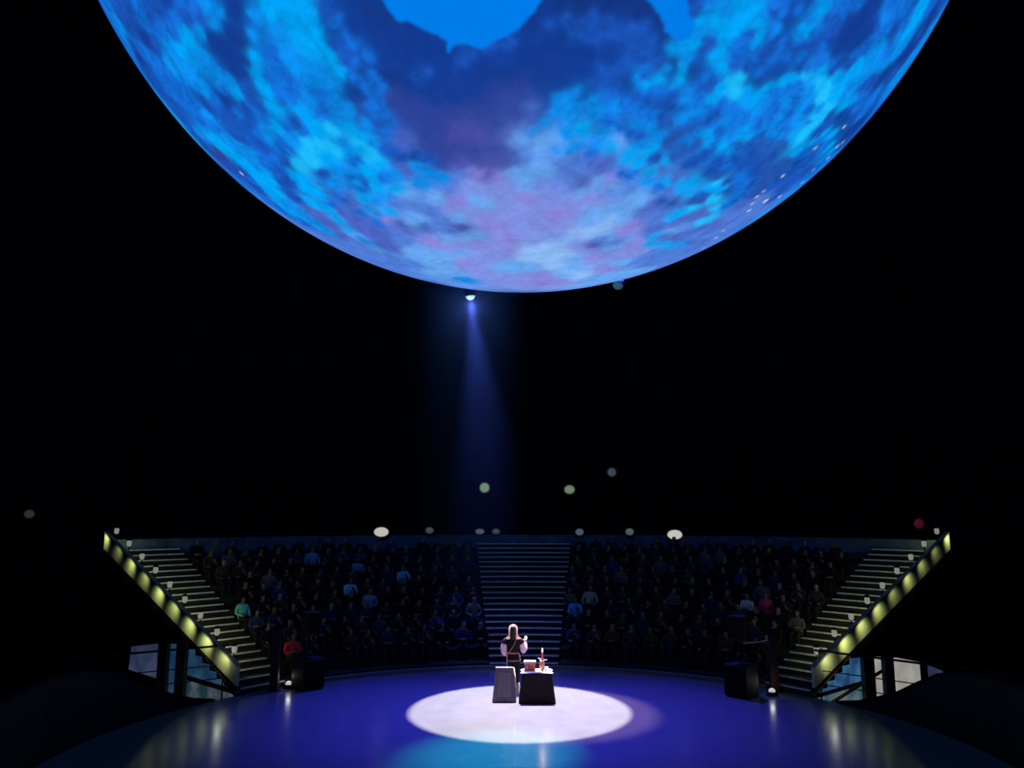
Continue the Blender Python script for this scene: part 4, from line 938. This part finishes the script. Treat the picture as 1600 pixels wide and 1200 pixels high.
# tapered stand under a grey cloth
ST = Vector((-0.50, 4.92, 0))
root = empty('draped_stand', ST)
M_gcloth = mat('grey_cloth', (0.09, 0.075, 0.10), rough=0.7, scale=10)
drape('cloth', M_gcloth, .222, .045, .815, .02, .19, 6, .010, parent=root, skew=.32)
pan = [(-.175, -.232, .13), (.175, -.232, .13), (.150, -.092, .70), (-.150, -.092, .70)]
MB().prism(pan, None, (0, .03, 0)).build('front_panel', mat('grey_panel', (.13, .11, .15), rough=.3, scale=5), root)
MB().tube([(-.232, -.045, .812), (0, -.048, .815), (.232, -.045, .812)], .011, n=8).build('top_edge', M_pale, root)
MB().tube([(.240, -.04, .81), (.268, -.09, .58), (.290, -.14, .34)], [.014, .022, .016], n=8).build('side_fold', mat('cream_fold', (.55, .46, .38), rough=.8), root, smooth=True)
MB().box(-.16, .16, -.03, .03, 0.0, .80).build('frame', M_black, root)
tag(root, 'waist high tapered stand under a grey cloth left of the table', 'stand')

# ------------------------------------------------------------------ theatre haze under the globe, lit by the lamps
def haze(loc, size, dens):
    m = bpy.data.materials.new('haze'); m.use_nodes = True
    nt = m.node_tree; nt.nodes.clear()
    out = nt.nodes.new('ShaderNodeOutputMaterial'); vs = nt.nodes.new('ShaderNodeVolumeScatter')
    vs.inputs['Color'].default_value = (1, 1, 1, 1)
    vs.inputs['Density'].default_value = dens
    tc = nt.nodes.new('ShaderNodeTexCoord'); sp = nt.nodes.new('ShaderNodeVectorMath'); sp.operation = 'MULTIPLY'
    sp.inputs[1].default_value = (1 / size[0], 1 / size[0], 0)
    nt.links.new(tc.outputs['Object'], sp.inputs[0])
    ln = nt.nodes.new('ShaderNodeVectorMath'); ln.operation = 'LENGTH'; nt.links.new(sp.outputs[0], ln.inputs[0])
    mr = nt.nodes.new('ShaderNodeMapRange'); mr.interpolation_type = 'SMOOTHSTEP'
    mr.inputs[1].default_value = 1.0; mr.inputs[2].default_value = 0.35; mr.inputs[3].default_value = 0.0; mr.inputs[4].default_value = dens
    nt.links.new(ln.outputs['Value'], mr.inputs[0])
    sx = nt.nodes.new('ShaderNodeSeparateXYZ'); nt.links.new(tc.outputs['Object'], sx.inputs[0])
    mz = nt.nodes.new('ShaderNodeMapRange'); mz.inputs[1].default_value = -size[1]; mz.inputs[2].default_value = size[1] * .6; mz.inputs[3].default_value = 0.05; mz.inputs[4].default_value = 1.0
    nt.links.new(sx.outputs['Z'], mz.inputs[0])
    ml = nt.nodes.new('ShaderNodeMath'); ml.operation = 'MULTIPLY'
    nt.links.new(mr.outputs[0], ml.inputs[0]); nt.links.new(mz.outputs[0], ml.inputs[1]); nt.links.new(ml.outputs[0], vs.inputs['Density'])
    nt.links.new(vs.outputs[0], out.inputs['Volume'])
    o = MB().lathe([(size[0] * .9, -size[1]), (size[0], -size[1] * .8), (size[0], size[1] * .8), (size[0] * .9, size[1])], n=32).build('stage_haze', m, None, loc=loc)
    tag(o, 'thin theatre haze hanging under the globe behind the performer', 'haze', kind='stuff')
haze((-1.9, 11.0, 7.2), (2.3, 5.6), 0.022)
